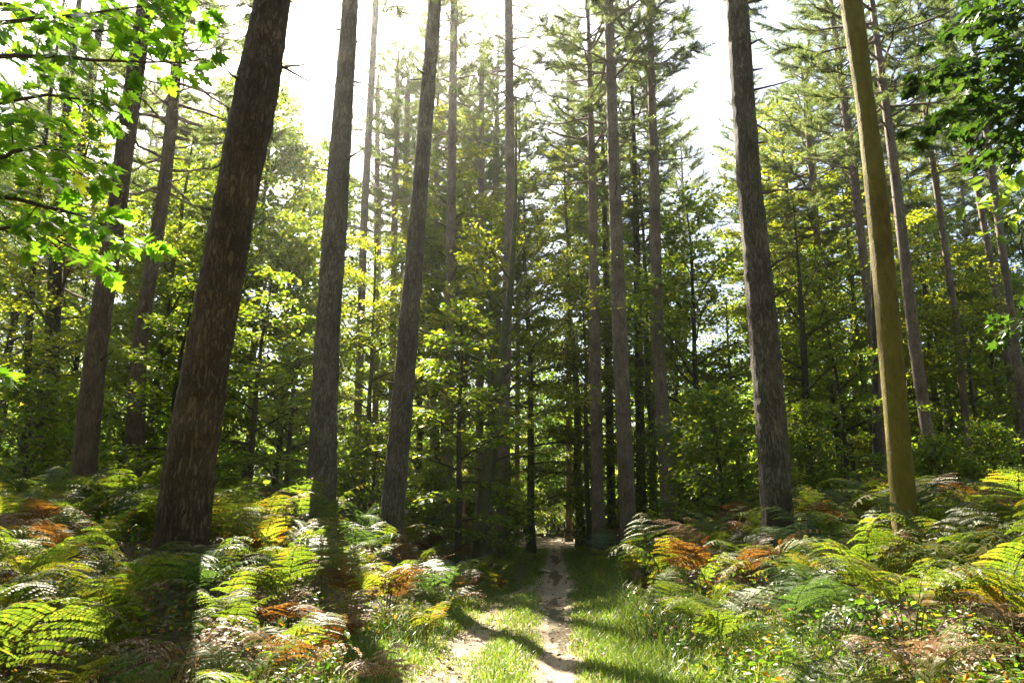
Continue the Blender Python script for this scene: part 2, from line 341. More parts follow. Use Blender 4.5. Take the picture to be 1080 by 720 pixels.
def trunk_line(rows, d, H, kick=0.0):
    """pixel rows (y, xl, xr) at plane distance d -> centre line from the ground to height H, with radii"""
    rows = sorted(rows, key=lambda r: -r[0])
    P, Rd = [], []
    for (py, xl, xr) in rows:
        p = at((xl + xr) / 2, py, d); P.append(p); Rd.append((xr - xl) / 2 / FOC * depth_of(p) * math.cos(math.atan(((xl + xr) / 2 - 540) / FOC)) * .97)
    P = np.array(P); Rd = np.array(Rd)
    lo = (P[1] - P[0]) / (P[1][2] - P[0][2]) if len(P) > 1 else np.array([0, 0, 1.0])
    hi = (P[-1] - P[-2]) / (P[-1][2] - P[-2][2]) if len(P) > 1 else np.array([0, 0, 1.0])
    gx = P[0] - lo * P[0][2]; z0 = gz(gx[0], gx[1]) - .12
    base = P[0] + lo * (z0 - P[0][2])
    slope = (Rd[0] - Rd[-1]) / max(.5, P[-1][2] - P[0][2])
    rb = Rd[0] + max(slope, .004) * (P[0][2] - z0)
    pts = [base] + list(P); rad = [rb] + list(Rd)
    zt = P[-1][2]; H = max(H, zt + 1.5)
    if H > zt + .5:
        for k in range(1, 9):
            f = k / 8; z = zt + (H - zt) * f
            pts.append(P[-1] + hi * (z - zt) * (1 - .4 * f)); pts[-1][2] = z
            rad.append(Rd[-1] + (.035 - Rd[-1]) * f ** 1.1 if Rd[-1] > .035 else Rd[-1] * (1 - .7 * f))
    return np.array(pts), np.array(rad)

def resample(P, rad, step):
    L = np.concatenate([[0], np.cumsum(np.linalg.norm(np.diff(P, axis=0), axis=1))])
    n = max(6, int(L[-1] / step)); q = np.linspace(0, L[-1], n)
    # smooth the polyline a little so that pixel rows give no kinks
    Q = np.stack([np.interp(q, L, P[:, c]) for c in range(3)], -1); r = np.interp(q, L, rad)
    w = max(1, int(1.2 / step)); ker = np.hanning(2 * w + 3)[1:-1]; ker /= ker.sum()
    pad = len(ker) // 2
    for c in (0, 1):
        e = np.concatenate([2 * Q[0, c] - Q[1:pad + 1, c][::-1], Q[:, c], 2 * Q[-1, c] - Q[-pad - 1:-1, c][::-1]])
        Q[:, c] = np.convolve(e, ker, 'valid')
    return Q, r

def trunk_mesh(P, rad, mat, detail, flare=.35, rough=.05, whorls=True, name='trunk', seed=0):
    sides, step = {3: (56, .06), 2: (36, .10), 1: (14, .35), 0: (8, 1.0)}[detail]
    Q, r = resample(P, rad, step); n = len(Q)
    h = np.linalg.norm(Q - Q[0], axis=1)
    r = r * (1 + flare * np.exp(-h / .28))
    base = Q[0].copy(); th = np.arange(sides) * 2 * np.pi / sides
    b = np.ones((n, sides))
    if detail >= 2:
        for i in range(n):
            for j in range(sides):
                x, y = math.cos(th[j]), math.sin(th[j])
                k = r[i] * 3.2
                v = mnoise.noise(Vector((x * k * 2.6 + seed, y * k * 2.6, h[i] * 1.1)))
                v2 = mnoise.noise(Vector((x * r[i] * 16 + seed, y * r[i] * 16, h[i] * 4.0)))
                v3 = mnoise.noise(Vector((x * r[i] * 34, y * r[i] * 34 + seed, h[i] * 9.0)))
                b[i, j] = 1 + rough * (.9 * v + .8 * v2 + .55 * v3)
        b += (flare * .5 * np.exp(-h / .22))[:, None] * np.cos(th * 5 + seed)[None] * .5
        if whorls:                                       # old branch whorls: low swellings round the stem
            g = np.random.default_rng(int(seed * 10) + 5)
            for z in np.arange(1.2, h[-1], .62):
                zz = z + g.uniform(-.15, .15)
                b += (.075 * np.exp(-((h - zz) / .055) ** 2))[:, None] * (.6 + .4 * np.cos(th * 3 + g.uniform(0, 6)))[None]
    V, F = tube(Q - base, r, sides, bump=b)
    return base, Geo().add(V, F).mesh(name, mat)

def stub_mesh(g, ln, r0, mat, up=0.0):
    n = 6; s = np.linspace(0, 1, n); pts = np.zeros((n, 3)); pts[:, 0] = s * ln
    pts[:, 2] = up * s * ln + np.cumsum(g.normal(0, .02 * ln, n)); pts[:, 1] = np.cumsum(g.normal(0, .03 * ln, n))
    return Geo().add(*tube(pts, np.linspace(r0, r0 * .3, n), 6)).mesh('dead_branch', mat)
gs = np.random.default_rng(31)
STUBS = [stub_mesh(gs, l, r, M['twig'], u) for (l, r, u) in ((.22, .026, .2), (.42, .024, .35), (.65, .020, -.1), (1.1, .018, .25))]

def orient(o, P, r, z, az, k=0.85):
    """stand a dead branch on the trunk surface at height z above the trunk's base, pointing to azimuth az"""
    h = np.linalg.norm(P - P[0], axis=1)
    c = np.array([np.interp(z, h, P[:, i]) for i in range(3)]); rr = np.interp(z, h, r)
    o.location = Vector(c - P[0] + k * rr * np.array([math.cos(az), math.sin(az), 0])); o.rotation_euler = (0, 0, az)

PINES = [
 # label, distance, rows, H, detail, material, crown z0 above ground (None: no crown)
 ('thickest brown pine trunk, leaning right, nearest one left of the path', 8.4, [(585, 159, 221), (460, 176, 232), (360, 197, 247), (180, 231, 277), (100, 247, 294), (0, 268, 307)], 23, 3, 'pine_bark', 0),
 ('straight grey brown pine trunk standing behind the pale green fern clump left of the path', 11.5, [(525, 322, 355), (360, 331, 358), (230, 341, 367), (0, 361, 378)], 24, 2, 'pine_bark_grey', 2),
 ('right leaning grey pine trunk rising behind the orange bracken beside the path', 13.2, [(525, 403, 428), (360, 419, 441), (180, 436, 453), (0, 452, 466)], 24, 2, 'pine_bark_grey', 1),
 ('dark leaning pine trunk behind the foreground oak leaves on the left side', 11.8, [(525, 70, 100), (360, 90, 115), (205, 115, 136), (150, 122, 143), (0, 145, 163)], 22, 2, 'pine_bark', 3),
 ('tall grey pine trunk with short dead branch stubs, thickest pine right of the path', 10.0, [(535, 802, 837), (360, 790, 823), (180, 776, 802), (0, 765, 789)], 23, 3, 'pine_bark_grey', 2),
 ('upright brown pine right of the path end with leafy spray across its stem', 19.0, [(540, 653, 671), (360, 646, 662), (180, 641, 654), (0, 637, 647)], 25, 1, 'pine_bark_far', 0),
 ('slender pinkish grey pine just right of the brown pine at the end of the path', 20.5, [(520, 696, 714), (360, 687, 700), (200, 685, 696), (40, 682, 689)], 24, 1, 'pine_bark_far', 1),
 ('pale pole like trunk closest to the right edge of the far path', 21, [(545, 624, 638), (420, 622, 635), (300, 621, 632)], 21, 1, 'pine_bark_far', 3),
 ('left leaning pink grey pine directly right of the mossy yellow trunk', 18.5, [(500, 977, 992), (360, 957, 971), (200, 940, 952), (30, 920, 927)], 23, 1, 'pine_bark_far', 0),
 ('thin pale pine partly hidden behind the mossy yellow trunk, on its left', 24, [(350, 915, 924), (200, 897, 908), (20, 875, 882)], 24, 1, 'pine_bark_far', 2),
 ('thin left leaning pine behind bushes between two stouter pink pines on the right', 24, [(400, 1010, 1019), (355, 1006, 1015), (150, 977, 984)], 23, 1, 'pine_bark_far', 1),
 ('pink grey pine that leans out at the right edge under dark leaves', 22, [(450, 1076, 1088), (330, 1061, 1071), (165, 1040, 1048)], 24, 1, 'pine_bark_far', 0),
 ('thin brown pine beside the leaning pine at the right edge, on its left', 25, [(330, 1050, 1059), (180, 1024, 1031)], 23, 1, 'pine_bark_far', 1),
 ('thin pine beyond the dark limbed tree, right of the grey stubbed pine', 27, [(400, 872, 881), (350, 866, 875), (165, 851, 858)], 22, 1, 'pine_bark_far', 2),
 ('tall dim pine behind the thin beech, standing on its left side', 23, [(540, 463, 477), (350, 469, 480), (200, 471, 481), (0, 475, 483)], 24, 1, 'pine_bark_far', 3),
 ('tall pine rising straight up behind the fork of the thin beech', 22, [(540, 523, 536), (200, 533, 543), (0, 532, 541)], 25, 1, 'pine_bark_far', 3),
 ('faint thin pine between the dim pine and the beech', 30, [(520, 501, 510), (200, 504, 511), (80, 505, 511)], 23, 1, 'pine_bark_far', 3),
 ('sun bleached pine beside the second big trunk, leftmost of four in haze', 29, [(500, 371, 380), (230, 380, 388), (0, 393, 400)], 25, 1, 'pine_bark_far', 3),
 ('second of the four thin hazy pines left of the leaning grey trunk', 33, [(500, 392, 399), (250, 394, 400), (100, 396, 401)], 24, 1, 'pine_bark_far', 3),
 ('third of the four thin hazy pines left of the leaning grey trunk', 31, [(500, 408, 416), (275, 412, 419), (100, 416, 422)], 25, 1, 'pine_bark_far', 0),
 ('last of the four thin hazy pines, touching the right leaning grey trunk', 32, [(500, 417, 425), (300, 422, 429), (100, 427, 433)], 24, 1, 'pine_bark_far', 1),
 ('dark trunk in shade just right of the dark leaning pine on the left', 15.5, [(525, 127, 153), (360, 138, 155), (200, 166, 181), (60, 181, 193)], 24, 1, 'pine_bark', 5),
 ('thin leaning pine with bare top seen through the oak leaves', 20, [(200, 74, 84), (65, 95, 105)], 20, 1, 'pine_bark', 2),
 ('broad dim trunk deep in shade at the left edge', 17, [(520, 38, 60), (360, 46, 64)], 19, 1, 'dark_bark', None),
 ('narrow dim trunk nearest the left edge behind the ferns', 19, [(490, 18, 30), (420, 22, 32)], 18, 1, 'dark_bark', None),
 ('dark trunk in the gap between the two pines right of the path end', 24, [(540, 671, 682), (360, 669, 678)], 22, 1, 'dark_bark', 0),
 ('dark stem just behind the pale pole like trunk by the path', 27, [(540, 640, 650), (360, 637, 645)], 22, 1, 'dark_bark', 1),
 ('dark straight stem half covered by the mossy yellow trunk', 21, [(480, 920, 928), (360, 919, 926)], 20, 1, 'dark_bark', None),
]
PINE_XY = []
def build_pine(i, label, d, rows, H, det, mat, crown, group='tall pines in the wood'):
    P, rad = trunk_line(rows, d, H)
    base, me = trunk_mesh(P, rad, M[mat], det, seed=i * 3.7, rough=.055)
    t = empty('pine_tree', base, label, 'pine tree', group)
    link('trunk', me, t)
    PINE_XY.append((base[0], base[1]))
    Q, r = resample(P, rad, .3)
    g = np.random.default_rng(100 + i); h = Q[-1][2] - Q[0][2]
    if det >= 2:
        ns = {4: 15, 0: 8}.get(i, 7)
        for k in range(ns):
            z = g.uniform(2.2 if i != 4 else 3.0, 10.5) if i != 4 else 3.6 + k * .45
            az = g.uniform(-1.2, 1.2) if (k % 3 or i == 4) else g.uniform(2.2, 4)
            ln = g.choice([0, 0, 1, 1, 2])
            o = link('dead_branch', STUBS[ln], t); orient(o, Q, r, z, az)
    elif crown is not None:                              # bare dead whorls below the live crown
        hh = np.linalg.norm(Q - Q[0], axis=1)
        for z in np.arange(h * .30, h * .62, .6 if det else 1.6):
            G = Geo()
            c = np.array([np.interp(z, hh, Q[:, c_]) for c_ in range(3)]) - base
            az = g.uniform(0, 6.28); ln = g.uniform(.3, 1.5)
            dv = np.array([math.cos(az), math.sin(az), g.uniform(-.15, .35)])
            s = np.linspace(0, 1, 5)[:, None]
            G.add(*tube(c + s * ln * dv + g.normal(0, .04, (5, 3)) * s, np.linspace(.018, .005, 5), 3)).obj('dead_branch', M['twig'], t)
    if crown is not None:
        hc = [10.5, 9.0, 12.0, 9.5, 16.0, 15.0][crown]; zc = H - hc
        H = Q[-1][2]; zc = H - hc; top = Q[-1] - base; lo_i = int(np.argmin(abs(Q[:, 2] - zc))); lo = Q[lo_i] - base
        ax = Vector(top - lo).normalized()
        spin = Quaternion((0, 0, 1), g.uniform(0, 6.28)); cs = g.uniform(.8, 1.2)
        for nm, me in zip(('branches', 'crown'), CROWNS[crown]):
            o = link(nm, me, t); o.location = Vector(lo)
            o.rotation_mode = 'QUATERNION'; o.rotation_quaternion = Vector((0, 0, 1)).rotation_difference(ax) @ spin; o.scale = (cs, cs, 1)
    return t
for i, (lab, d, rows, H, det, mat, crown) in enumerate(PINES):
    build_pine(i, lab, d, rows, H, det, mat, crown)
# farther pines: only the ones one can see between the nearer trunks
gp = np.random.default_rng(5); nfar = 0
far_px = [(30, 36), (212, 38), (245, 44), (440, 44), (470, 38), (505, 46), (545, 37), (600, 38), (622, 46), (655, 40), (690, 36), (725, 50), (800, 42), (835, 36), (865, 40), (905, 37), (935, 42), (960, 37), (1000, 42), (1035, 36), (1065, 40), (130, 44), (160, 37), (395, 50), (-20, 40), (455, 32), (520, 34), (488, 36)]
for k, (px, d) in enumerate(far_px):
    w = gp.uniform(.26, .4) * FOC / d; dx = (px - 600) * .035 * gp.uniform(.4, 1.2)
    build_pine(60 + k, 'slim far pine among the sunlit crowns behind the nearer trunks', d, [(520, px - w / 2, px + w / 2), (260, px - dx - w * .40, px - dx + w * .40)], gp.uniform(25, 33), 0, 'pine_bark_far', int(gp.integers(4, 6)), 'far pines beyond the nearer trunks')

# ------------------------------------------------------------------ broadleaved trees
def broadleaf(seed, H, h0, Rc, nl, style='bushy', leaf=.10, lmat='leaf', bmat='dark_bark', r0=None, lstep=.05, prof='tree', sparse=0.0):
    g = np.random.default_rng(seed)
    r0 = r0 or H * .0085 + .018
    n = 12; z = np.linspace(0, H * .96, n); tr = np.zeros((n, 3)); tr[:, 2] = z
    tr[:, :2] = np.cumsum(g.normal(0, .018 * H / n * 3, (n, 2)), 0); tr[:, :2] -= tr[0, :2]
    trad = r0 * (1 - z / (H * 1.02)) ** .8 + .008
    T = Geo().add(*tube(tr, trad * (1 + .4 * np.exp(-z / .2)), 8))
    wood = Geo(); P_, D_, N_ = [], [], []
    for i in range(nl):
        t = (i + g.uniform(.2, .8)) / nl; zz = h0 + (H - h0) * t ** .95
        c = np.array([np.interp(zz, z, tr[:, a]) for a in range(3)])
        az = i * 2.39996 + g.uniform(-.4, .4)
        pr = (math.sin(math.pi * min(1, (t + .22) / 1.22) ** .8) ** .7 if prof == 'tree' else (1 - t) ** .5 * .9 + .12)
        ln = Rc * max(.18, pr) * g.uniform(.55, 1.12)
        el = R((g.uniform(18, 55) if style == 'bushy' else g.uniform(2, 24)) + 25 * t)
        d = np.array([math.cos(az) * math.cos(el), math.sin(az) * math.cos(el), math.sin(el)])
        s = np.linspace(0, 1, 7); pts = c + s[:, None] * ln * d
        pts[:, 2] += (-.18 if style == 'layered' else -.22) * ln * s ** 2
        pts += np.cumsum(g.normal(0, .028 * ln, pts.shape), 0) * s[:, None]
        rb = np.interp(zz, z, trad) * .5
        wood.add(*tube(pts, np.linspace(min(rb, .012 + .012 * ln), .004, 7), 5))
        dl = unit(np.gradient(pts, axis=0))
        ntw = int(5 + ln * 7.0)
        for k in range(ntw):
            if g.random() < sparse + .16: continue
            q = .18 + .82 * (k + g.random()) / ntw
            b = np.array([np.interp(q, s, pts[:, a]) for a in range(3)]); dd = dl[min(6, int(q * 6))]
            upv = np.array([0, 0, 1.0]); side = np.cross(dd, upv); side /= (np.linalg.norm(side) + 1e-6)
            sg = 1 if k % 2 else -1
            jit = .12 if style == 'layered' else .38
            td = unit(dd * g.uniform(.5, 1) + side * sg * g.uniform(.4, 1.1) + np.array([0, 0, g.normal(0, jit)]))
            tl = (.42 * ln * (1.05 - .75 * q) + .22) * g.uniform(.6, 1.15)
            ss = np.linspace(0, 1, 4); tp = b + ss[:, None] * tl * td; tp[:, 2] -= .12 * tl * ss ** 2
            wood.add(*tube(tp, [.008, .006, .004, .002], 3))
            nlv = max(5, int(1.45 * tl / lstep)); f = (np.arange(nlv) + g.random(nlv)) / nlv
            lp = np.stack([np.interp(f, ss, tp[:, a]) for a in range(3)], -1)
            lat = np.where(np.arange(nlv) % 2, 1, -1)[:, None] * np.cross(td, upv)[None]
            spread = g.uniform(0, .16 + .12 * tl, (nlv, 1))
            lp = lp + lat * spread * .8 + g.normal(0, .03 if style == 'layered' else .07, (nlv, 3))
            ld = unit(td[None] * g.uniform(.3, 1, (nlv, 1)) + lat * g.uniform(.4, 1.1, (nlv, 1)) + np.array([0, 0, -.2]) + g.normal(0, .25, (nlv, 3)))
            nn = unit(np.array([0, 0, 1.0]) + g.normal(0, .28 if style == 'layered' else .55, (nlv, 3)))
            P_.append(lp); D_.append(ld); N_.append(nn)
    P_ = np.concatenate(P_); D_ = np.concatenate(D_); N_ = np.concatenate(N_)
    L = leaf * 1.06 * g.uniform(.65, 1.3, len(P_))
    lv = Geo().add(*scatter(*OVAL, P_, D_, N_, L, L * 1.0))
    return T.mesh('trunk', M[bmat]), wood.mesh('branches', M[bmat]), lv.mesh('crown', M[lmat], False)

BL = {
 'oak_a':   broadleaf(21, 12.0, 1.8, 3.6, 34, 'bushy', .13, 'leaf', lstep=.048),
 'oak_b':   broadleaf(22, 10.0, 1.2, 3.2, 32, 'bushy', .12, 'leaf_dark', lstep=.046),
 'beech_a': broadleaf(23, 13.0, 2.0, 3.8, 36, 'layered', .105, 'leaf_beech', 'beech_bark', lstep=.042),
 'beech_b': broadleaf(24, 9.5, 1.0, 3.3, 30, 'layered', .10, 'leaf_beech', 'beech_bark', lstep=.042),
 'beech_c': broadleaf(33, 12.0, 2.5, 3.4, 28, 'layered', .105, 'leaf_beech', 'beech_bark', lstep=.05, sparse=.4),
 'oak_c':   broadleaf(34, 10.0, 1.0, 3.3, 28, 'bushy', .12, 'leaf', lstep=.05, sparse=.22),
 'tall_b':  broadleaf(35, 17.0, 4.0, 3.6, 44, 'layered', .12, 'leaf_beech', 'beech_bark', lstep=.055, sparse=.36),
 'tall_c':  broadleaf(36, 15.0, 2.5, 3.4, 40, 'layered', .115, 'leaf', 'beech_bark', lstep=.055, sparse=.2),
 'tall_a':  broadleaf(25, 17.0, 4.0, 4.2, 42, 'bushy', .14, 'leaf', lstep=.055),
 'sapling': broadleaf(26, 5.5, .5, 1.7, 24, 'layered', .10, 'leaf', 'dark_bark', lstep=.042),
 'shrub':   broadleaf(27, 3.0, .15, 1.6, 26, 'bushy', .095, 'leaf', 'twig', lstep=.040, prof='shrub'),
 'shrub_b': broadleaf(28, 2.4, .15, 1.5, 24, 'bushy', .085, 'leaf', 'twig', lstep=.040, prof='shrub'),
}
def place_bl(kind, px, d, sc, label, group, name='broadleaf_tree', cat='tree', rz=None, sz=None, x=None):
    if x is None: x = at(px, 545, d)[0]
    t = empty(name, (x, d, gz(x, d) - .05), label, cat, group, rng.uniform(0, 6.28) if rz is None else rz, sc)
    if sz: t.scale = (sc, sc, sz)
    for nm, me in zip(('trunk', 'branches', 'crown'), BL[kind]): link(nm, me, t)
    return t

gU = 'young broadleaved trees under the pines'
NEAR = [
 ('beech_c', 515, 19.5, .9, 'thin mossy beech with layered bright green sprays just left of the path end', .9),
 ('beech_b', 622, 24, 1.0, 'bright green beech arching over the far end of the path', 1.1),
 ('beech_c', 655, 26, .95, 'layered green tree whose sprays cross the brown pine by the path end', 1.0),
 ('oak_c', 745, 21, 1.05, 'leafy tree filling the gap left of the grey stubbed pine', 1.1),
 ('oak_a', 720, 29, 1.0, 'broad dense tree left of the grey stubbed pine, farther back, lit along its top', 1.0),
 ('oak_c', 888, 26, 1.0, 'shaded bushy tree between the grey stubbed pine and the mossy trunk', 1.0),
 ('beech_b', 1045, 25, 1.1, 'leafy tree under the leaning pines near the right edge', 1.1),
 ('beech_a', 960, 31, 1.0, 'tall yellow green tree behind the mossy yellow trunk', 1.0),
 ('oak_a', 1080, 28, 1.0, 'round crowned green tree cut by the right edge', 1.0),
 ('oak_a', 285, 18.5, .72, 'sunlit young tree with a thin dark stem between the two nearest left trunks', .75),
 ('beech_b', 380, 21, .95, 'glowing bright tree directly behind the second left trunk', 1.0),
 ('oak_a', 440, 25, .95, 'backlit green tree between the right leaning trunk and the beech', .95),
 ('oak_c', 205, 18.5, .8, 'dense shaded tree right behind the thickest trunk', .95),
 ('oak_a', 120, 22, 1.0, 'green tree behind the dark leaning pine on the left', 1.05),
 ('beech_b', 20, 17, 1.1, 'dim leafy tree behind the oak leaves at the left edge', 1.15),
 ('tall_a', 60, 30, .9, 'tall leafy tree rising above the left edge undergrowth', .9),
]
for (k, px, d, sc, lab, sz) in NEAR: place_bl(k, px, d, sc, lab, gU, sz=sz)
for (k, px, d, sc, lab) in [
 ('tall_b', 462, 25, 1.0, 'airy tall beech with fine sprays just right of the right leaning grey trunk'), ('tall_c', 560, 27, 1.1, 'airy tall tree straight above the path end'),
 ('tall_b', 612, 29, 1.1, 'tall spray leaved tree left of the brown pine by the path end'), ('tall_c', 690, 24, .95, 'light green tall tree behind the slender pinkish pine'),
 ('tall_b', 832, 28, 1.05, 'tall yellow green tree showing just right of the grey stubbed pine'), ('tall_c', 905, 30, 1.1, 'tall leafy tree behind the mossy trunk, on its left'),
 ('tall_b', 528, 37, 1.5, 'loftiest airy beech seen above the thin beech, far back'), ('tall_b', 858, 36, 1.45, 'lofty spray leaved tree far behind the dark limbed tree'),
 ('tall_b', 1005, 29, 1.0, 'tall light green tree between the leaning pines on the right'), ('tall_c', 214, 19.5, .74, 'tall leafy tree added behind the thickest trunk to shade the left ferns'),
 ('tall_c', 148, 19, .82, 'tall tree added to cast shade, between the dark leaning pine and the thickest trunk')]:  # this tree and the one before it are added to shade the left ferns
    place_bl(k, px, d, sc, lab, gU, sz=1.15 if px == 214 else None)  # stretched upwards so its shadow reaches farther over the ferns
gb = np.random.default_rng(9)
fill = []
for (px, d) in [(160, 31), (250, 27), (320, 33), (470, 34), (545, 34), (620, 36), (690, 36), (790, 30), (840, 38), (920, 27), (1010, 35), (1060, 42), (5, 40), (90, 42), (210, 42), (290, 46), (390, 43), (500, 46), (640, 48), (750, 46), (880, 48), (970, 46), (548, 56), (440, 56), (340, 58), (160, 56), (700, 58), (820, 58), (1050, 56), (40, 56), (-30, 27), (1125, 33)]:
    k = gb.choice(['oak_a', 'beech_a', 'tall_a', 'beech_b', 'tall_a'])
    fill.append(place_bl(k, px + gb.uniform(-12, 12), d, gb.uniform(.95, 1.22), 'leafy green tree filling the wood far behind the pines', 'leafy trees far behind the pines'))
for (px, d) in [(175, 13), (130, 18), (262, 14), (300, 16.5), (390, 16), (455, 17), (485, 15), (530, 22), (625, 27), (680, 22.5), (735, 17), (765, 15.5), (860, 15), (895, 17), (1000, 15), (1055, 14.5), (20, 14), (70, 16)]:
    k = gb.choice(['shrub', 'sapling', 'shrub_b', 'shrub'])
    place_bl(k, px, d, gb.uniform(.8, 1.15), 'dim leafy shrub in the shade behind the bracken', 'shrubs in the shade behind the bracken', 'shrub', 'shrub')

for (px, d) in [(572, 47), (598, 50), (560, 44), (583, 53), (605, 43)]:
    place_bl('shrub_b', px, d, 1.1, 'small bush closing the far end of the path', 'small bushes closing the far end of the path', 'shrub', 'shrub')

# the far wood that closes every gap: countless small crowns beyond the trees one can tell apart
def far_wood():
    g = np.random.default_rng(77); G = Geo(); P_ = []
    for k in range(640):
        front = k < 500  # the remaining clumps ring the camera out of view, added against sky fill
        a = R(g.uniform(-48, 48)) if front else R(g.uniform(48, 312))
        d = (g.uniform(42, 60) if k % 2 == 0 else g.uniform(50, 84)) if front else g.uniform(20, 34)
        low = front and k % 2 == 0
        hh = g.uniform(2.5, 7) if low else g.uniform(10, 18) if front else g.uniform(9, 20)
        if low and abs(math.sin(a) * d - .06 * math.cos(a) * d) < 4.0 and d < 50: continue
        c = np.array([math.sin(a) * d, math.cos(a) * d, 0]); n = 900 if front else 420
        v = unit(g.normal(0, 1, (n, 3))) * g.uniform(.35, 1, (n, 1)); v[:, 2] = v[:, 2] * hh * .52 + hh * .5
        v[:, :2] *= g.uniform(2.5, 4.5); P_.append(c + v)
    for k in range(210):                                # unseen crowns of this wood behind and beside camera, added to cut sky fill
        if k < 150: c = np.array([g.uniform(-32, 32), g.uniform(-34, -1), g.uniform(9, 23)])
        else:
            sx = 1 if k % 2 else -1; c = np.array([sx * g.uniform(13, 30), g.uniform(-2, 16), g.uniform(8, 22)])
            if sx < 0: c[0] -= 3
        n = 420; v = unit(g.normal(0, 1, (n, 3))) * g.uniform(.3, 1, (n, 1)) * g.uniform(1.8, 3.2); v[:, 2] *= .6; P_.append(c + v)
    P = np.concatenate(P_); n = len(P)
    G.add(*scatter(*OVAL, P, g.normal(0, 1, (n, 3)), g.normal(0, .6, (n, 3)) + [0, 0, 1], np.where(np.hypot(P[:, 0], P[:, 1]) > 46, g.uniform(.2, .42, n), g.uniform(.3, .5, n))))
    tag(G.obj('distant_and_unseen_forest', M['canopy_far'], smooth=False), kind='stuff')
far_wood()

# dark tree with bare spreading limbs right of the stubbed pine
def limb_tree(px, d, rows, label, limbs, mat, name='broadleaf_tree', crown=None, H=9.0, group=None):
    P, rad = trunk_line(rows, d, H); base, me = trunk_mesh(P, rad, mat, 1, seed=px * .1)
    t = empty(name, base, label, 'tree', group); link('trunk', me, t)
    g = np.random.default_rng(int(px)); Q, r = resample(P, rad, .2); hh = np.linalg.norm(Q - Q[0], axis=1)
    for (z, az, ln, el) in limbs:
        c = np.array([np.interp(z, hh, Q[:, i]) for i in range(3)]) - base; rr = np.interp(z, hh, r)
        s = np.linspace(0, 1, 10); e0 = R(el)
        dv = np.array([math.cos(az) * math.cos(e0), math.sin(az) * math.cos(e0), math.sin(e0)])
        pts = c + s[:, None] * ln * dv; pts[:, 2] += .16 * ln * s ** 2; pts += np.cumsum(g.normal(0, .022 * ln, pts.shape), 0) * s[:, None]
        G = Geo().add(*tube(pts, np.linspace(max(rr * .45, .02), .004, 10), 6))
        LP, LD = [], []
        for k in range(int(6 + ln * 5)):
            q = g.uniform(.3, .95); b = np.array([np.interp(q, s, pts[:, a]) for a in range(3)])
            td = unit(dv + g.normal(0, .55, 3) + [0, 0, .25]); tl = g.uniform(.3, .9) * ln * .45
            tp = b + np.linspace(0, 1, 5)[:, None] * tl * td + np.cumsum(g.normal(0, .02, (5, 3)), 0)
            G.add(*tube(tp, np.linspace(.008, .002, 5), 4))
            nl = int(tl * 34); f = g.random(nl); LP.append(np.stack([np.interp(f, np.linspace(0, 1, 5), tp[:, a]) for a in range(3)], -1) + g.normal(0, .06, (nl, 3)) * [1, 1, .4]); LD.append(td + g.normal(0, .7, (nl, 3)))
        b_ = G.obj('branch', mat, t)
        if crown:
            LP = np.concatenate(LP); LD = np.concatenate(LD); m_ = len(LP)
            Geo().add(*scatter(*OVAL, LP, LD, g.normal(0, .3, (m_, 3)) + [0, 0, 1], g.uniform(.05, .10, m_))).obj('leaves', M[crown], b_, smooth=False)
    return t
limb_tree(848, 17, [(500, 849, 858), (360, 843.5, 851), (300, 841, 846), (262, 839.5, 842)], 'dark slim limbed tree with forking branches right of the stubbed pine',
          [(3.6, .3, 2.2, 40), (4.2, 2.8, 2.0, 35), (4.9, .1, 2.4, 45), (5.4, 3.3, 1.9, 50), (6.0, .6, 1.8, 50), (6.3, 2.5, 1.6, 55), (3.9, 3.2, 1.4, 10), (5.1, -.4, 1.5, 20)], M['dark_bark'], H=7.5, crown='leaf')
lt = limb_tree(522, 16, [(545, 502, 516), (440, 514, 525), (360, 527, 536), (300, 536, 543), (200, 542, 546), (150, 543, 545.4)], 'slim curved beech stem with fine upswept branches left of the path end',
          [(4.0, .2, 2.6, 40), (4.6, .0, 2.6, 42), (5.1, 2.9, 1.9, 45), (5.6, .2, 2.4, 48), (6.2, 2.8, 1.8, 50), (6.6, .3, 2.2, 52), (7.0, 3.0, 1.5, 58), (7.4, .1, 1.6, 60), (3.4, 3.2, 1.6, 30), (3.1, -.3, 2.4, 18)], M['beech_bark'], H=10.5, crown='leaf_beech')

# ------------------------------------------------------------------ mossy smooth trunk, front right
def mossy():
    d = 7.6
    rows = [(600, 943, 975), (575, 941, 972), (510, 937, 966), (440, 931, 958), (360, 925, 953), (290, 919, 945), (200, 912, 937), (100, 901, 922), (50, 893, 916), (0, 885, 910)]
    P, rad = trunk_line(rows, d, 13); base, me = trunk_mesh(P, rad, M['algae_bark'], 3, flare=.25, rough=.03, whorls=False, seed=3)
    t = empty('broadleaf_tree', base, 'smooth mossy yellow green trunk bowed left among bright ferns on the right', 'tree'); link('trunk', me, t)
    _, wd, cr = broadleaf(61, 7.0, .3, 3.0, 22, 'bushy', .10, 'leaf', lstep=.08)
    top = Vector(P[-4] - P[0])
    for nm, m_ in (('branches', wd), ('crown', cr)):
        o = link(nm, m_, t); o.location = top
    Q, r = resample(P, rad, .2)
    loop = link('dead_branch', Geo().add(*tube(np.array([[0, 0, 0], [.06, 0, .0], [.085, 0, .05], [.07, 0, .12], [.02, 0, .16]]), .006, 6)).mesh('dead_branch', M['twig']), t)
    orient(loop, Q, r, 2.3, .2)
mossy()

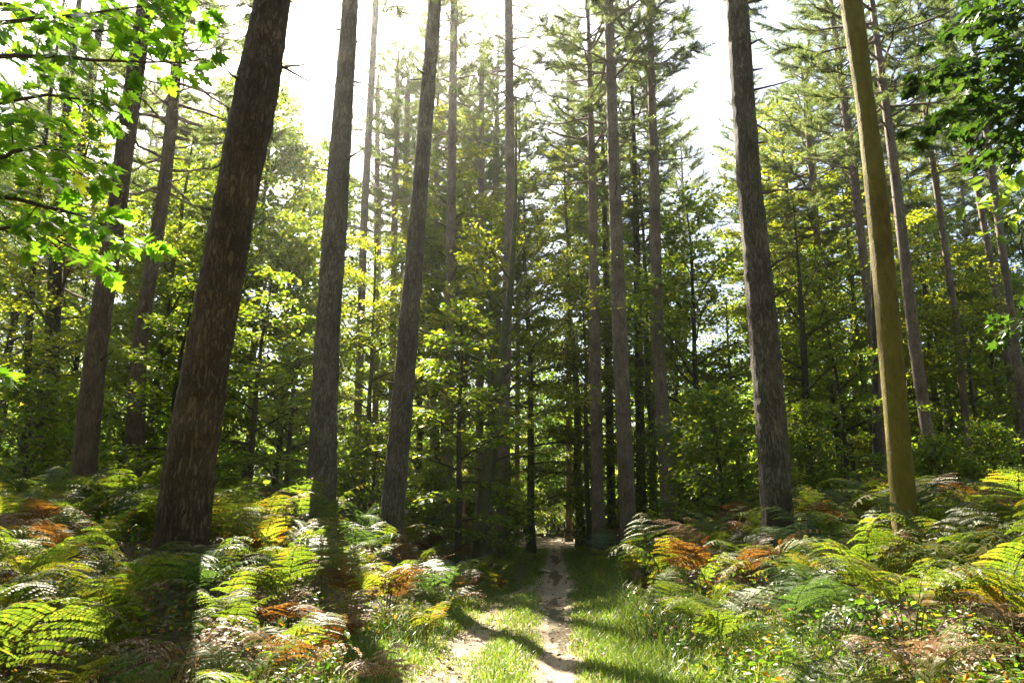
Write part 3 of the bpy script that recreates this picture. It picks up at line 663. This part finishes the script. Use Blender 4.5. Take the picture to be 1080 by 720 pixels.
# ------------------------------------------------------------------ foreground oak leaves, upper left
def oak_branch(g, pts, r0, parent, ntw, leaf=.118, mat='leaf_oak', tlen=.5, gap=.055, plane_up=(0, 0, 1), from_q=.25, template=None, sub='leaves'):
    pts = np.asarray(pts, float); s = np.linspace(0, 1, len(pts)); q = np.linspace(0, 1, 24)
    C = np.stack([np.interp(q, s, pts[:, a]) for a in range(3)], -1)
    for _ in range(2): C[1:-1] = (C[:-2] + 2 * C[1:-1] + C[2:]) / 4
    C[1:-1] += np.cumsum(g.normal(0, .006, (22, 3)), 0)
    W_ = Geo().add(*tube(C, np.linspace(r0, .003, 24), 6)); P_, D_, N_ = [], [], []
    dirs = unit(np.gradient(C, axis=0)); up = np.array(plane_up, float)
    ends = [(C[-1], dirs[-1])]
    for k in range(ntw):
        f = from_q + (1 - from_q) * (k + g.random()) / ntw; i = min(23, int(f * 23)); b = C[i]
        side = unit(np.cross(dirs[i], up)); sg = 1 if k % 2 else -1
        td = unit(dirs[i] * g.uniform(.4, .9) + side * sg * g.uniform(.4, 1) + up * g.normal(0, .35))
        tl = tlen * g.uniform(.5, 1.1) * (1.1 - .5 * f)
        ss = np.linspace(0, 1, 5); tp = b + ss[:, None] * tl * td; tp[:, 2] -= .15 * tl * ss ** 2
        W_.add(*tube(tp, np.linspace(.005, .002, 5), 4))
        n = max(3, int(tl / gap)); ff = (np.arange(n) + .6) / n
        lp = np.stack([np.interp(ff, ss, tp[:, a]) for a in range(3)], -1)
        lat = np.where(np.arange(n) % 2, 1, -1)[:, None] * unit(np.cross(td, up))[None]
        D_.append(unit(td[None] * g.uniform(.4, 1, (n, 1)) + lat * g.uniform(.3, 1, (n, 1)) + g.normal(0, .18, (n, 3)) + [0, 0, -.25]))
        P_.append(lp + lat * .01); N_.append(unit(up + g.normal(0, .38, (n, 3))))
        ends.append((tp[-1], td))
    for (e, dv) in ends:                                # a rosette at each twig tip
        n = 5; D_.append(unit(dv + g.normal(0, .55, (n, 3)) + [0, 0, -.15])); P_.append(np.repeat(e[None], n, 0)); N_.append(unit(up + g.normal(0, .4, (n, 3))))
    P_ = np.concatenate(P_); D_ = np.concatenate(D_); N_ = np.concatenate(N_)
    L = leaf * g.uniform(.6, 1.2, len(P_)); T = template or OAK
    b = W_.obj('branch', M['twig'], parent)
    Geo().add(*scatter(T[0], T[1], P_ + D_ * .02, D_, N_, L)).obj(sub, M[mat], b, smooth=False)
    return b
def foreground_oak():
    g = np.random.default_rng(41)
    bx, by = -5.6, 4.4
    t = empty('oak_tree', (bx, by, gz(bx, by) - .1), 'oak whose bright lobed leaves hang into the upper left corner', 'oak tree')
    o = np.array([bx, by, gz(bx, by) - .1])
    P = np.array([[0, 0, 0], [.05, 0, 1], [.02, .05, 2.2], [.1, .1, 3.6], [.05, .1, 5.2], [.1, .2, 7.0]])
    rr = np.array([.17, .14, .125, .11, .08, .03])
    Geo().add(*tube(*resample(P, rr, .15), 14)).obj('trunk', M['dark_bark'], t)
    def br(z, way, ntw, **k):
        pts = [[.06, .1, z]] + [list(at(px, py, Y) - o) for (px, py, Y) in way]
        oak_branch(g, pts, .028, t, ntw, **k)
    br(3.6, [(-160, 60, 4.2), (0, 22, 3.9), (90, 12, 3.7), (190, -5, 3.6)], 20, tlen=.46)
    br(3.3, [(-180, 90, 4.1), (0, 57, 3.7), (110, 60, 3.5), (218, 62, 3.4)], 15, tlen=.32)
    br(2.9, [(-180, 190, 4.2), (0, 172, 3.8), (55, 160, 3.7), (110, 175, 3.6)], 18, tlen=.42)
    br(2.7, [(-180, 230, 4.2), (0, 205, 3.9), (70, 225, 3.8), (150, 258, 3.7)], 20, tlen=.40)
    br(3.1, [(-170, 130, 4.3), (-20, 118, 4.0), (60, 105, 3.9), (120, 112, 3.8)], 18, tlen=.44)
    br(2.4, [(-180, 290, 4.3), (-40, 250, 4.2), (30, 240, 4.1), (110, 285, 4.0)], 12, tlen=.34)
    br(4.4, [(-120, -30, 4.2), (20, -20, 4.0), (120, -30, 3.8), (205, -12, 3.7)], 15, tlen=.46)
    br(4.0, [(-150, 20, 4.6), (0, 0, 4.4), (90, 40, 4.3), (170, 30, 4.2)], 16, tlen=.46)
    br(3.0, [(-150, 150, 4.7), (-10, 140, 4.6), (70, 190, 4.5)], 14, tlen=.46)
    br(2.0, [(-120, 400, 4.6), (-40, 395, 4.4), (10, 398, 4.3)], 4, tlen=.25)
foreground_oak()

# upper right: a maple just outside the view, shade put into its leaf colour
MAPLE = (np.array([[0, 0, 0], [.16, .12, 0], [.52, .18, -.05], [.30, .42, .03], [.46, .72, -.05], [.16, .62, .03], [0, 1, -.1], [-.16, .62, .03], [-.46, .72, -.05], [-.30, .42, .03], [-.52, .18, -.05], [-.16, .12, 0], [0, .4, .03]]),
         np.array([[12, 0, 1], [12, 1, 2], [12, 2, 3], [12, 3, 4], [12, 4, 5], [12, 5, 6], [12, 6, 7], [12, 7, 8], [12, 8, 9], [12, 9, 10], [12, 10, 11], [12, 11, 0]]))
def foreground_maple():
    g = np.random.default_rng(43); bx, by = 6.6, 6.2
    o = np.array([bx, by, gz(bx, by) - .1])
    t = empty('maple_tree', o, 'maple with shade painted into its leaf colour, hanging into the upper right corner', 'maple tree')
    P = np.array([[0, 0, 0], [-.05, 0, 1.2], [0, .05, 2.6], [-.1, .1, 4.2], [-.05, .1, 6.2], [-.1, .2, 8.0]])
    Geo().add(*tube(*resample(P, np.array([.16, .13, .115, .1, .07, .03]), .15), 14)).obj('trunk', M['dark_bark'], t)
    def br(z, way, ntw, **k):
        oak_branch(g, [[0, .1, z]] + [list(at(px, py, Y) - o) for (px, py, Y) in way], .026, t, ntw, leaf=.115, mat='leaf_maple_shaded', template=MAPLE, gap=.035, from_q=.35, **k)
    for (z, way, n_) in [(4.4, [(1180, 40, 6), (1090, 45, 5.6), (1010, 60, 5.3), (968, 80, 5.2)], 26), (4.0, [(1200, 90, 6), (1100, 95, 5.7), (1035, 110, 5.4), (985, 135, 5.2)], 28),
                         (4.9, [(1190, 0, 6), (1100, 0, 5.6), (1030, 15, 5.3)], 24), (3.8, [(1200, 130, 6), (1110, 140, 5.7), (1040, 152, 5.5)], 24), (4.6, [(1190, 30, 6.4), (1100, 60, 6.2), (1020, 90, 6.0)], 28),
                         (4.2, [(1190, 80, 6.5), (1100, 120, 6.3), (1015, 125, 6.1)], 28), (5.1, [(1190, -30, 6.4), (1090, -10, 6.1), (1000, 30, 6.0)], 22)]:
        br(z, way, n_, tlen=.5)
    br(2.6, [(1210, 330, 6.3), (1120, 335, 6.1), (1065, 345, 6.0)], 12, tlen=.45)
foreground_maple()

# ------------------------------------------------------------------ bracken
def frond_geo(seed, L=1.0, stalk=.55, arch=1.0, npair=14, curl=0.0, droop=.25, lean=.25, rag=.12):
    """a bracken frond: stalk up from z=0, then a blade arching out along +x; pinnae with pinnules"""
    g = np.random.default_rng(seed)
    n = 40; s = np.linspace(0, 1, n); tot_ = L + stalk
    ang = R(90) - R(12) * lean * 4 * s - arch * R(95) * np.clip((s - .25) / .75, 0, 1) ** 1.2
    tot = L + stalk; ds = tot / n
    x = np.cumsum(np.cos(ang)) * ds; z = np.cumsum(np.sin(ang)) * ds
    x -= x[0]; z -= z[0]; y = np.cumsum(g.normal(0, .004, n)) + g.normal(0, .10) * (s * tot_) ** 2
    C = np.stack([x, y, z], -1); T = unit(np.gradient(C, axis=0))
    q0 = stalk / tot
    stem = tube(C, np.linspace(.0065, .0015, n), 5)
    P_, D_, N_, L_ = [], [], [], []
    midr = Geo()
    for k in range(npair):
        f = (k + .3) / npair; q = q0 + (1 - q0) * f * .985
        c = np.array([np.interp(q, s, C[:, a]) for a in range(3)]); td = np.array([np.interp(q, s, T[:, a]) for a in range(3)]); td = unit(td)
        nrm = unit(np.array([-td[2], 0, td[0]]))
        if nrm[2] < 0: nrm = -nrm
        pl0 = L * .46 * (1 - f) ** .85 * (.82 + .18 * min(1, f * 6))
        for sg in (1, -1):
            if g.random() < rag * .16: continue
            pl = pl0 * g.uniform(1 - rag, 1.08) + .012
            off = g.uniform(-.01, .01)
            side = np.array([0, sg, 0.0])
            pd = unit(side + td * g.uniform(.28, .5) + nrm * g.normal(.05, .10 + curl * .35))
            m = max(3, int(pl / .021)); w = (np.arange(m) + .5) / m
            dr = (droop + curl * g.uniform(.2, 1.2)) * pl * w ** 2
            pp = c + off * td + w[:, None] * pl * pd - dr[:, None] * (nrm * .5 + np.array([0, 0, .5]))
            pt = unit(np.gradient(pp, axis=0)) if m > 1 else pd[None]
            ll = np.minimum(pl * .14, .036) * (1 - w) ** .55 * (.85 + .15 * np.minimum(1, w * 5)) + .006
            pn = unit(nrm + g.normal(0, .10 + curl * .4, 3))
            across = unit(np.cross(pn, pt))
            for s2 in (1, -1):
                dd = unit(across * s2 + pt * .42 + g.normal(0, .06 + curl * .35, (m, 3)) - pn * (.12 + curl * .5))
                P_.append(pp); D_.append(dd); N_.append(np.repeat(pn[None], m, 0) + g.normal(0, .08 + curl * .3, (m, 3))); L_.append(ll * g.uniform(.85, 1.15, m))
            e = np.array([pp[0] - pd * pl * .5 / m, pp[len(pp) // 2], pp[-1]])
            midr.add(*tube(e, [.0022, .0016, .0008], 3))
    P_ = np.concatenate(P_); D_ = np.concatenate(D_); N_ = np.concatenate(N_); L_ = np.concatenate(L_)
    TV = np.array([[-.17, 0, 0], [.17, 0, 0], [.20, .55, .02], [0, 1, -.04], [-.20, .55, .02]])
    TF = np.array([[0, 1, 2, 3], [0, 3, 4, 4]])[:1]
    TVq = np.array([[-.16, 0, 0], [.16, 0, 0], [.13, .8, -.02], [-.11, .85, -.02]]); TFq = np.array([[0, 1, 2, 3]])
    wd = np.full(len(L_), .062)
    G = Geo().add(*scatter(TVq, TFq, P_, D_, N_, L_, wd)).add(*stem, 1)
    for V, F in zip(midr.V, midr.F): pass
    off = 0
    for V, F in zip(midr.V, midr.F):
        G.add(V, F - off, 1); off += len(V)
    return G
FR = [dict(seed=1, L=.85, stalk=.55, arch=.95), dict(seed=2, L=1.0, stalk=.65, arch=1.15, droop=.3), dict(seed=3, L=.7, stalk=.4, arch=.75), dict(seed=4, L=.95, stalk=.45, arch=1.3, droop=.35), dict(seed=7, L=.9, stalk=.6, arch=1.05, curl=.18, droop=.4, rag=.5), dict(seed=8, L=.8, stalk=.5, arch=1.4, curl=.12, droop=.3, rag=.35), dict(seed=9, L=1.05, stalk=.6, arch=.85, curl=.1, droop=.35, rag=.3)]
FDEAD = [dict(seed=5, L=.75, stalk=.4, arch=1.05, curl=.25, droop=.3, lean=.9, rag=.4), dict(seed=6, L=.85, stalk=.35, arch=1.15, curl=.3, droop=.35, npair=11, lean=1.0, rag=.5)]
FM = {}
fronds_live = [frond_geo(**a) for a in FR]; fronds_dead = [frond_geo(**a) for a in FDEAD]
for c, mt in (('green', 'fern_green'), ('blue', 'fern_blue'), ('yellow', 'fern_yellow'), ('rust', 'fern_rust')):
    FM[c] = [G.mesh('frond', [M[mt], M['stalk'] if c != 'rust' else M['stalk_brown']], False) for G in fronds_live]
FM['rust'] += [fronds_dead[0].mesh('frond', [M['fern_rust'], M['stalk_brown']], False)]
FM['brown'] = [G.mesh('frond', [M['fern_brown'], M['stalk_brown']], False) for G in fronds_dead]

fr = np.random.default_rng(17)
def fern(x, y, colour, sc, label, group, nf=None, az0=None, spread=6.28, mix=None):
    t = empty('bracken_fern', (x, y, gz(x, y) - .03), label, 'fern', group, fr.uniform(0, 6.28) if az0 is None else az0, sc)
    nf = nf or int(fr.integers(5, 8)); nf = min(nf, 4) if colour == 'brown' else nf; sc = sc * (1.24 if y > 5.4 else 1.05)
    for k in range(nf):
        c = mix if (mix and fr.random() < .3) else colour
        me = FM[c][int(fr.integers(0, len(FM[c])))]
        o = link('frond', me, t)
        a = (k + .5) / nf * spread - (spread / 2 if spread < 6 else 0) + fr.uniform(-.3, .3)
        o.rotation_euler = (fr.normal(0, .12), fr.normal(0.05, .16), a); s_ = fr.uniform(.75, 1.12); o.scale = (s_, s_, s_)
        o.location = (.05 * math.cos(a), .05 * math.sin(a), 0)
    return t
SIDE = {'l': 'left of the path', 'r': 'right of the path'}
CN = {'green': 'fresh green bracken fern', 'blue': 'bluish green bracken fern', 'yellow': 'yellowing bracken fern', 'rust': 'rusty orange bracken fern', 'brown': 'withered brown bracken fern'}
# clumps one can point at
HERO = [
 (-2.75, 3.75, 'green', 1.0, 'bright lime green fern fanning in from the lower left corner', 5, 'green'),
 (-3.2, 4.5, 'green', .95, 'lime green fern just behind the lower left corner fern', 5, 'green'),
 (-2.15, 4.9, 'brown', .9, 'withered pinkish brown fern drooping at the foot of the thickest trunk', 5, None),
 (-2.6, 8.0, 'green', 1.05, 'tall pale green sunlit fern clump right of the thickest trunk', 7, 'yellow'),
 (-2.95, 8.7, 'yellow', 1.1, 'pale yellow green fern behind the tall sunlit clump left of the path', 6, 'green'),
 (-1.45, 8.6, 'rust', 1.0, 'bright orange and yellow fern clump at the left verge of the path', 7, 'yellow'),
 (-1.75, 8.0, 'yellow', .95, 'golden fern leaning over the left verge in front of the orange clump', 6, 'rust'),
 (-.95, 9.3, 'blue', .9, 'bluish silver fern right of the orange clump beside the path', 6, None),
 (-3.05, 6.9, 'blue', .85, 'dark blue green fern hugging the base of the thickest trunk', 6, None),
 (4.05, 6.6, 'green', 1.1, 'tall lime fern arching up right beside the mossy yellow trunk', 6, 'green'),
 (3.15, 6.4, 'green', .95, 'upright lime fern just left of the mossy yellow trunk', 6, 'yellow'),
 (2.65, 4.9, 'yellow', .85, 'yellow green fern with flat fronds low in the lower right', 6, 'green'),
 (3.0, 4.3, 'brown', .75, 'bleached pale fern catching sun at the bottom right', 5, 'brown'),
 (2.3, 4.2, 'brown', .68, 'pinkish dry fern at the bottom edge right of the grass', 5, None),
 (3.35, 4.95, 'green', .9, 'yellow green fern low at the right edge beside the bleached pale fern', 6, 'yellow'),
 (2.3, 8.6, 'rust', .9, 'russet fern patch between the grass and the stubbed pine', 6, 'green'),
 (2.0, 9.6, 'green', 1.05, 'light green fern at the right verge beside the russet patch', 6, 'yellow'),
 (4.25, 5.7, 'yellow', 1.0, 'yellowish fern at the right edge behind the lime fern', 6, 'green'),
 (1.75, 6.1, 'green', .7, 'small bright fern beside the sedge tuft right of the path', 5, None),
 (-1.55, 5.2, 'brown', .7, 'coppery dry fern at the left edge of the near path', 5, 'rust'),
 (-.95, 5.6, 'brown', .55, 'low curled brown fern next to the pale soil on the left', 4, None),
]
FXY = []
for (x, y, c, sc, lab, nf, mix) in HERO:
    fern(x, y, c, sc, lab, 'bracken ferns on both sides of the path', nf, mix=mix); FXY.append((x, y))
def clear_of_trunks(x, y, r=.55):
    return all((x - a) ** 2 + (y - b) ** 2 > r * r for a, b in PINE_XY)
nf_ = 0; tries = 0
while nf_ < 275 and tries < 9000:
    tries += 1
    y = 3.3 + 13 * fr.random() ** 1.3; hw = .80 * y + .3; x = fr.uniform(-hw, hw); u = path_u(x, y)
    lim = (1.2 - .42 * float(sstep(6, 10, y)) if u < 0 else 1.75) + .2 * math.sin(y * 1.4)
    if abs(u) < lim or not clear_of_trunks(x, y, .4): continue
    if math.hypot(x - 4.2, y - 7.5) < .5 or (y < 7.6 and abs(x / y - .565) < .07 and y > 4.6) or (y < 8.3 and abs(x / y + .485) < .06 and y > 5.6): continue
    dm = .40 + .016 * y
    if any((x - a) ** 2 + (y - b) ** 2 < dm * dm for a, b in FXY): continue
    FXY.append((x, y)); nf_ += 1; sd = 'l' if u < 0 else 'r'
    zn = mnoise.noise(Vector((x * .5, y * .5, 3.1))); q = fr.random() + zn * .6
    c = 'brown' if q < .04 else 'rust' if q < .14 else 'yellow' if q < .36 else 'blue' if q > .96 else 'green'
    if c == 'rust' and y < 6.2 and x > 1.8: c = 'yellow'
    near = 'near the camera' if y < 7 else 'farther along' if y < 11.5 else 'deep in the wood'
    edge = .62 + .38 * sstep(0, 2.2, abs(u) - lim)
    sc = fr.uniform(.72, 1.02) * float(edge) * (.78 if c == 'brown' else 1) * (.62 + .07 * y if y < 5.4 else 1)
    lab = '%s %s %s' % (CN[c], near, SIDE[sd])
    fern(x, y, c, sc, lab, lab, mix='rust' if c in ('yellow', 'brown') else 'yellow' if c == 'rust' and fr.random() < .5 else None)

def frond_mass():
    """the bracken beyond the plants one can tell apart"""
    g = np.random.default_rng(19); G = Geo()
    src = [fronds_live[0], fronds_live[2], fronds_live[1]]; cols = [0, 0, 1, 2]
    data = []
    for s_ in src:
        V = np.concatenate(s_.V); Fq = s_.F[0]; data.append((V[:len(s_.V[0])][:, :], Fq))
    for _ in range(900):
        y = g.uniform(15.5, 34); hw = .8 * y; x = g.uniform(-hw, hw); u = path_u(x, y)
        if abs(u) < 1.4: continue
        V, F = data[int(g.integers(0, 3))]; a = g.uniform(0, 6.28); s_ = g.uniform(.6, 1.0)
        Vr = np.stack([V[:, 0] * math.cos(a) - V[:, 1] * math.sin(a), V[:, 0] * math.sin(a) + V[:, 1] * math.cos(a), V[:, 2]], -1) * s_ + [x, y, gz(x, y)]
        sub = np.arange(len(F))[::1]
        G.add(Vr, F[sub], int(g.choice(cols)))
    tag(G.obj('bracken', [M['fern_green'], M['fern_blue'], M['fern_rust']], smooth=False), kind='stuff')
frond_mass()

# ------------------------------------------------------------------ grass, sedge, weeds, litter
def blades(g, P, H, Wd, lean=.5, seg=3):
    n = len(P); a = g.uniform(0, 6.28, n); dirv = np.stack([np.cos(a), np.sin(a), np.zeros(n)], -1)
    side = np.stack([-np.sin(a), np.cos(a), np.zeros(n)], -1); ln = g.uniform(.2, 1.3, n)[:, None] * lean
    rows = []
    for k in range(seg + 1):
        f = k / seg
        c = P + dirv * (ln * H[:, None] * f ** 2) + np.array([0, 0, 1.0]) * (H[:, None] * (f - .38 * ln * f ** 3))
        w = Wd[:, None] * (1 - f) ** .7 * .5 + .0004
        rows += [c - side * w, c + side * w]
    V = np.stack(rows, 1); m = 2 * (seg + 1)
    F = np.array([[2 * k, 2 * k + 1, 2 * k + 3, 2 * k + 2] for k in range(seg)])
    F = F[None] + (np.arange(n) * m)[:, None, None]
    return V.reshape(-1, 3), F.reshape(-1, 4)
def grass():
    g = np.random.default_rng(23); n = 300000
    y = 3.2 + 27 * g.random(n) ** 1.7; u = g.uniform(-1.9, 2.6, n)
    pat = np.sin(u * 5 + y * 1.3) * .25 + np.sin(y * 2.7 - u * 3) * .25
    tw = .18 + .13 * sstep(7, 17, y) + .035 * np.sin(y * 3.1) + .025 * np.sin(y * 7.3 + 1); tr = np.exp(-((u - .42) / tw) ** 4) * 1.15
    tl = np.exp(-((u + .50) / .24) ** 4) * (1.0 - .9 * sstep(7.5, 11, y)) * (.85 + .4 * np.sin(y * 1.7))
    dens = 1 - np.clip(tr + tl, 0, 1)
    dens *= np.where(u < -1.0, np.clip(1.9 + u, 0, 1) * .6, 1) * np.where(u > 1.2, np.clip(2.7 - u, 0, 1) * .7, 1)
    k = g.random(n) < np.clip(dens * (.9 + pat), .015, 1)
    y, u = y[k], u[k]; x = path_x(y) - .42 + u; P = np.stack([x, y, ground_h(x, y)], -1)
    off = np.minimum(np.abs(u - .42), np.abs(u + .5))
    H = g.uniform(.04, .125, len(y)) * (.5 + 1.6 * np.clip(off, 0, .8)) + .03 * g.random(len(y)) * (np.abs(u) > 1)
    H *= 1 - .55 * sstep(8, 14, y) * (np.abs(u - .42) < .8)
    V, F = blades(g, P, H, g.uniform(.004, .008, len(y)) * (1 + .04 * y), .8)
    tag(Geo().add(V, F).obj('grass', M['grass'], smooth=False), kind='stuff')
grass()
def tuft(x, y, n, H, label, spread=.12, wd=.009, lean=1.0, seed=0):
    g = np.random.default_rng(900 + seed); P = g.normal(0, spread, (n, 3)); P[:, 2] = 0; n = len(P)
    V, F = blades(g, P, g.uniform(.5, 1.1, n) * H, np.full(n, wd), lean, 7)
    o = Geo().add(V, F).obj('grass_tuft', M['sedge'], smooth=False); o.location = (x, y, gz(x, y) - .02)
    tag(o, label, 'grass tuft', 'long grass tufts beside the path')
for k, (x, y, n, H, lab) in enumerate([
    (1.55, 7.4, 150, .75, 'tall arching sedge tuft right of the path below the brown pine'), (1.95, 7.2, 130, .7, 'dark green sedge tuft beside the tall arching one'),
    (1.45, 6.5, 90, .55, 'pale bent grass tuft in front of the arching sedge'), (2.0, 4.6, 90, .6, 'long bright grass tuft at the bottom edge right of the path'),
    (1.5, 8.6, 110, .6, 'dim grass tuft behind the arching sedge at the right verge'), (-1.2, 6.4, 70, .45, 'thin grass tuft below the orange fern on the left verge'),
    (-1.55, 4.5, 70, .5, 'grass tuft at the bottom edge left of the path'), (-1.05, 7.4, 80, .45, 'bright grass tuft between the left wheel track and the orange fern'), (1.7, 10.4, 90, .55, 'far grass tuft at the right verge in shade')]):
    tuft(x, y, n, H, lab, seed=k)
def weeds_and_litter():
    g = np.random.default_rng(29); n = 60000
    y = 3.0 + 20 * g.random(n) ** 1.5; x = g.uniform(-1, 1, n) * (.85 * y + .6); u = path_u(x, y)
    k = (u < -1.15) | (u > 1.35); x, y = x[k], y[k]; n = len(x)
    cl = np.array([mnoise.noise(Vector((a * 1.1, b * 1.1, 0))) for a, b in zip(x, y)])
    hgt = np.clip(.22 + cl * .5, .03, .55) * g.random(n) ** .7
    P = np.stack([x, y, ground_h(x, y) + hgt], -1)
    L = g.uniform(.025, .07, n)
    V, F = scatter(*OVAL, P, g.normal(0, 1, (n, 3)) * [1, 1, .35], g.normal(0, .5, (n, 3)) + [0, 0, 1], L)
    # stalks under every fifth leaf
    tag(Geo().add(V, F).obj('ground_cover_plants', M['weeds'], smooth=False), kind='stuff')
    n = 45000
    y = 2.8 + 30 * g.random(n) ** 1.5; x = g.uniform(-1, 1, n) * (.85 * y + .6); u = path_u(x, y)
    keep = (np.abs(u) > .95) | (g.random(n) < .4); x, y = x[keep], y[keep]; n = len(x)
    P = np.stack([x, y, ground_h(x, y) + g.uniform(.015, .06, n)], -1)
    V, F = scatter(*OVAL, P, g.normal(0, 1, (n, 3)) * [1, 1, .25], g.normal(0, .35, (n, 3)) + [0, 0, 1], g.uniform(.02, .07, n))
    tag(Geo().add(V, F).obj('leaf_litter', M['litter'], smooth=False), kind='stuff')
weeds_and_litter()

gtw = np.random.default_rng(83)
for k in range(14):
    y = gtw.uniform(4.6, 12); u = gtw.uniform(-.75, .7); x = path_x(y) - .42 + u; ln = gtw.uniform(.12, .4)
    pts = np.zeros((6, 3)); pts[:, 0] = np.linspace(0, ln, 6); pts[:, 1:] = np.cumsum(gtw.normal(0, .008, (6, 2)), 0)
    o = Geo().add(*tube(pts, np.linspace(.006, .003, 6), 5)).obj('fallen_twig', M['twig'])
    o.location = (x, y, gz(x, y) + .022); o.rotation_euler = (0, 0, gtw.uniform(0, 6.28))
    tag(o, 'thin brown twig lying on the pale soil of the path', 'twig', 'fallen twigs on the path')

# ------------------------------------------------------------------ the misty air of the wood
def haze():
    m, n, l = newmat('haze'); v = n.new('ShaderNodeVolumePrincipled')
    v.inputs['Color'].default_value = (.95, .97, .88, 1); v.inputs['Density'].default_value = HAZE; v.inputs['Anisotropy'].default_value = .78
    o = n.new('ShaderNodeOutputMaterial'); l.new(v.outputs[0], o.inputs['Volume'])
    a, b, c = (-160, -80, -2.0), (160, 200, 46.0), None
    V = np.array([[x, y, z] for x in (a[0], b[0]) for y in (a[1], b[1]) for z in (a[2], b[2])], float)
    F = np.array([[0, 1, 3, 2], [4, 6, 7, 5], [0, 4, 5, 1], [2, 3, 7, 6], [0, 2, 6, 4], [1, 5, 7, 3]])
    tag(Geo().add(V, F).obj('haze', m, smooth=False), kind='stuff')
haze()
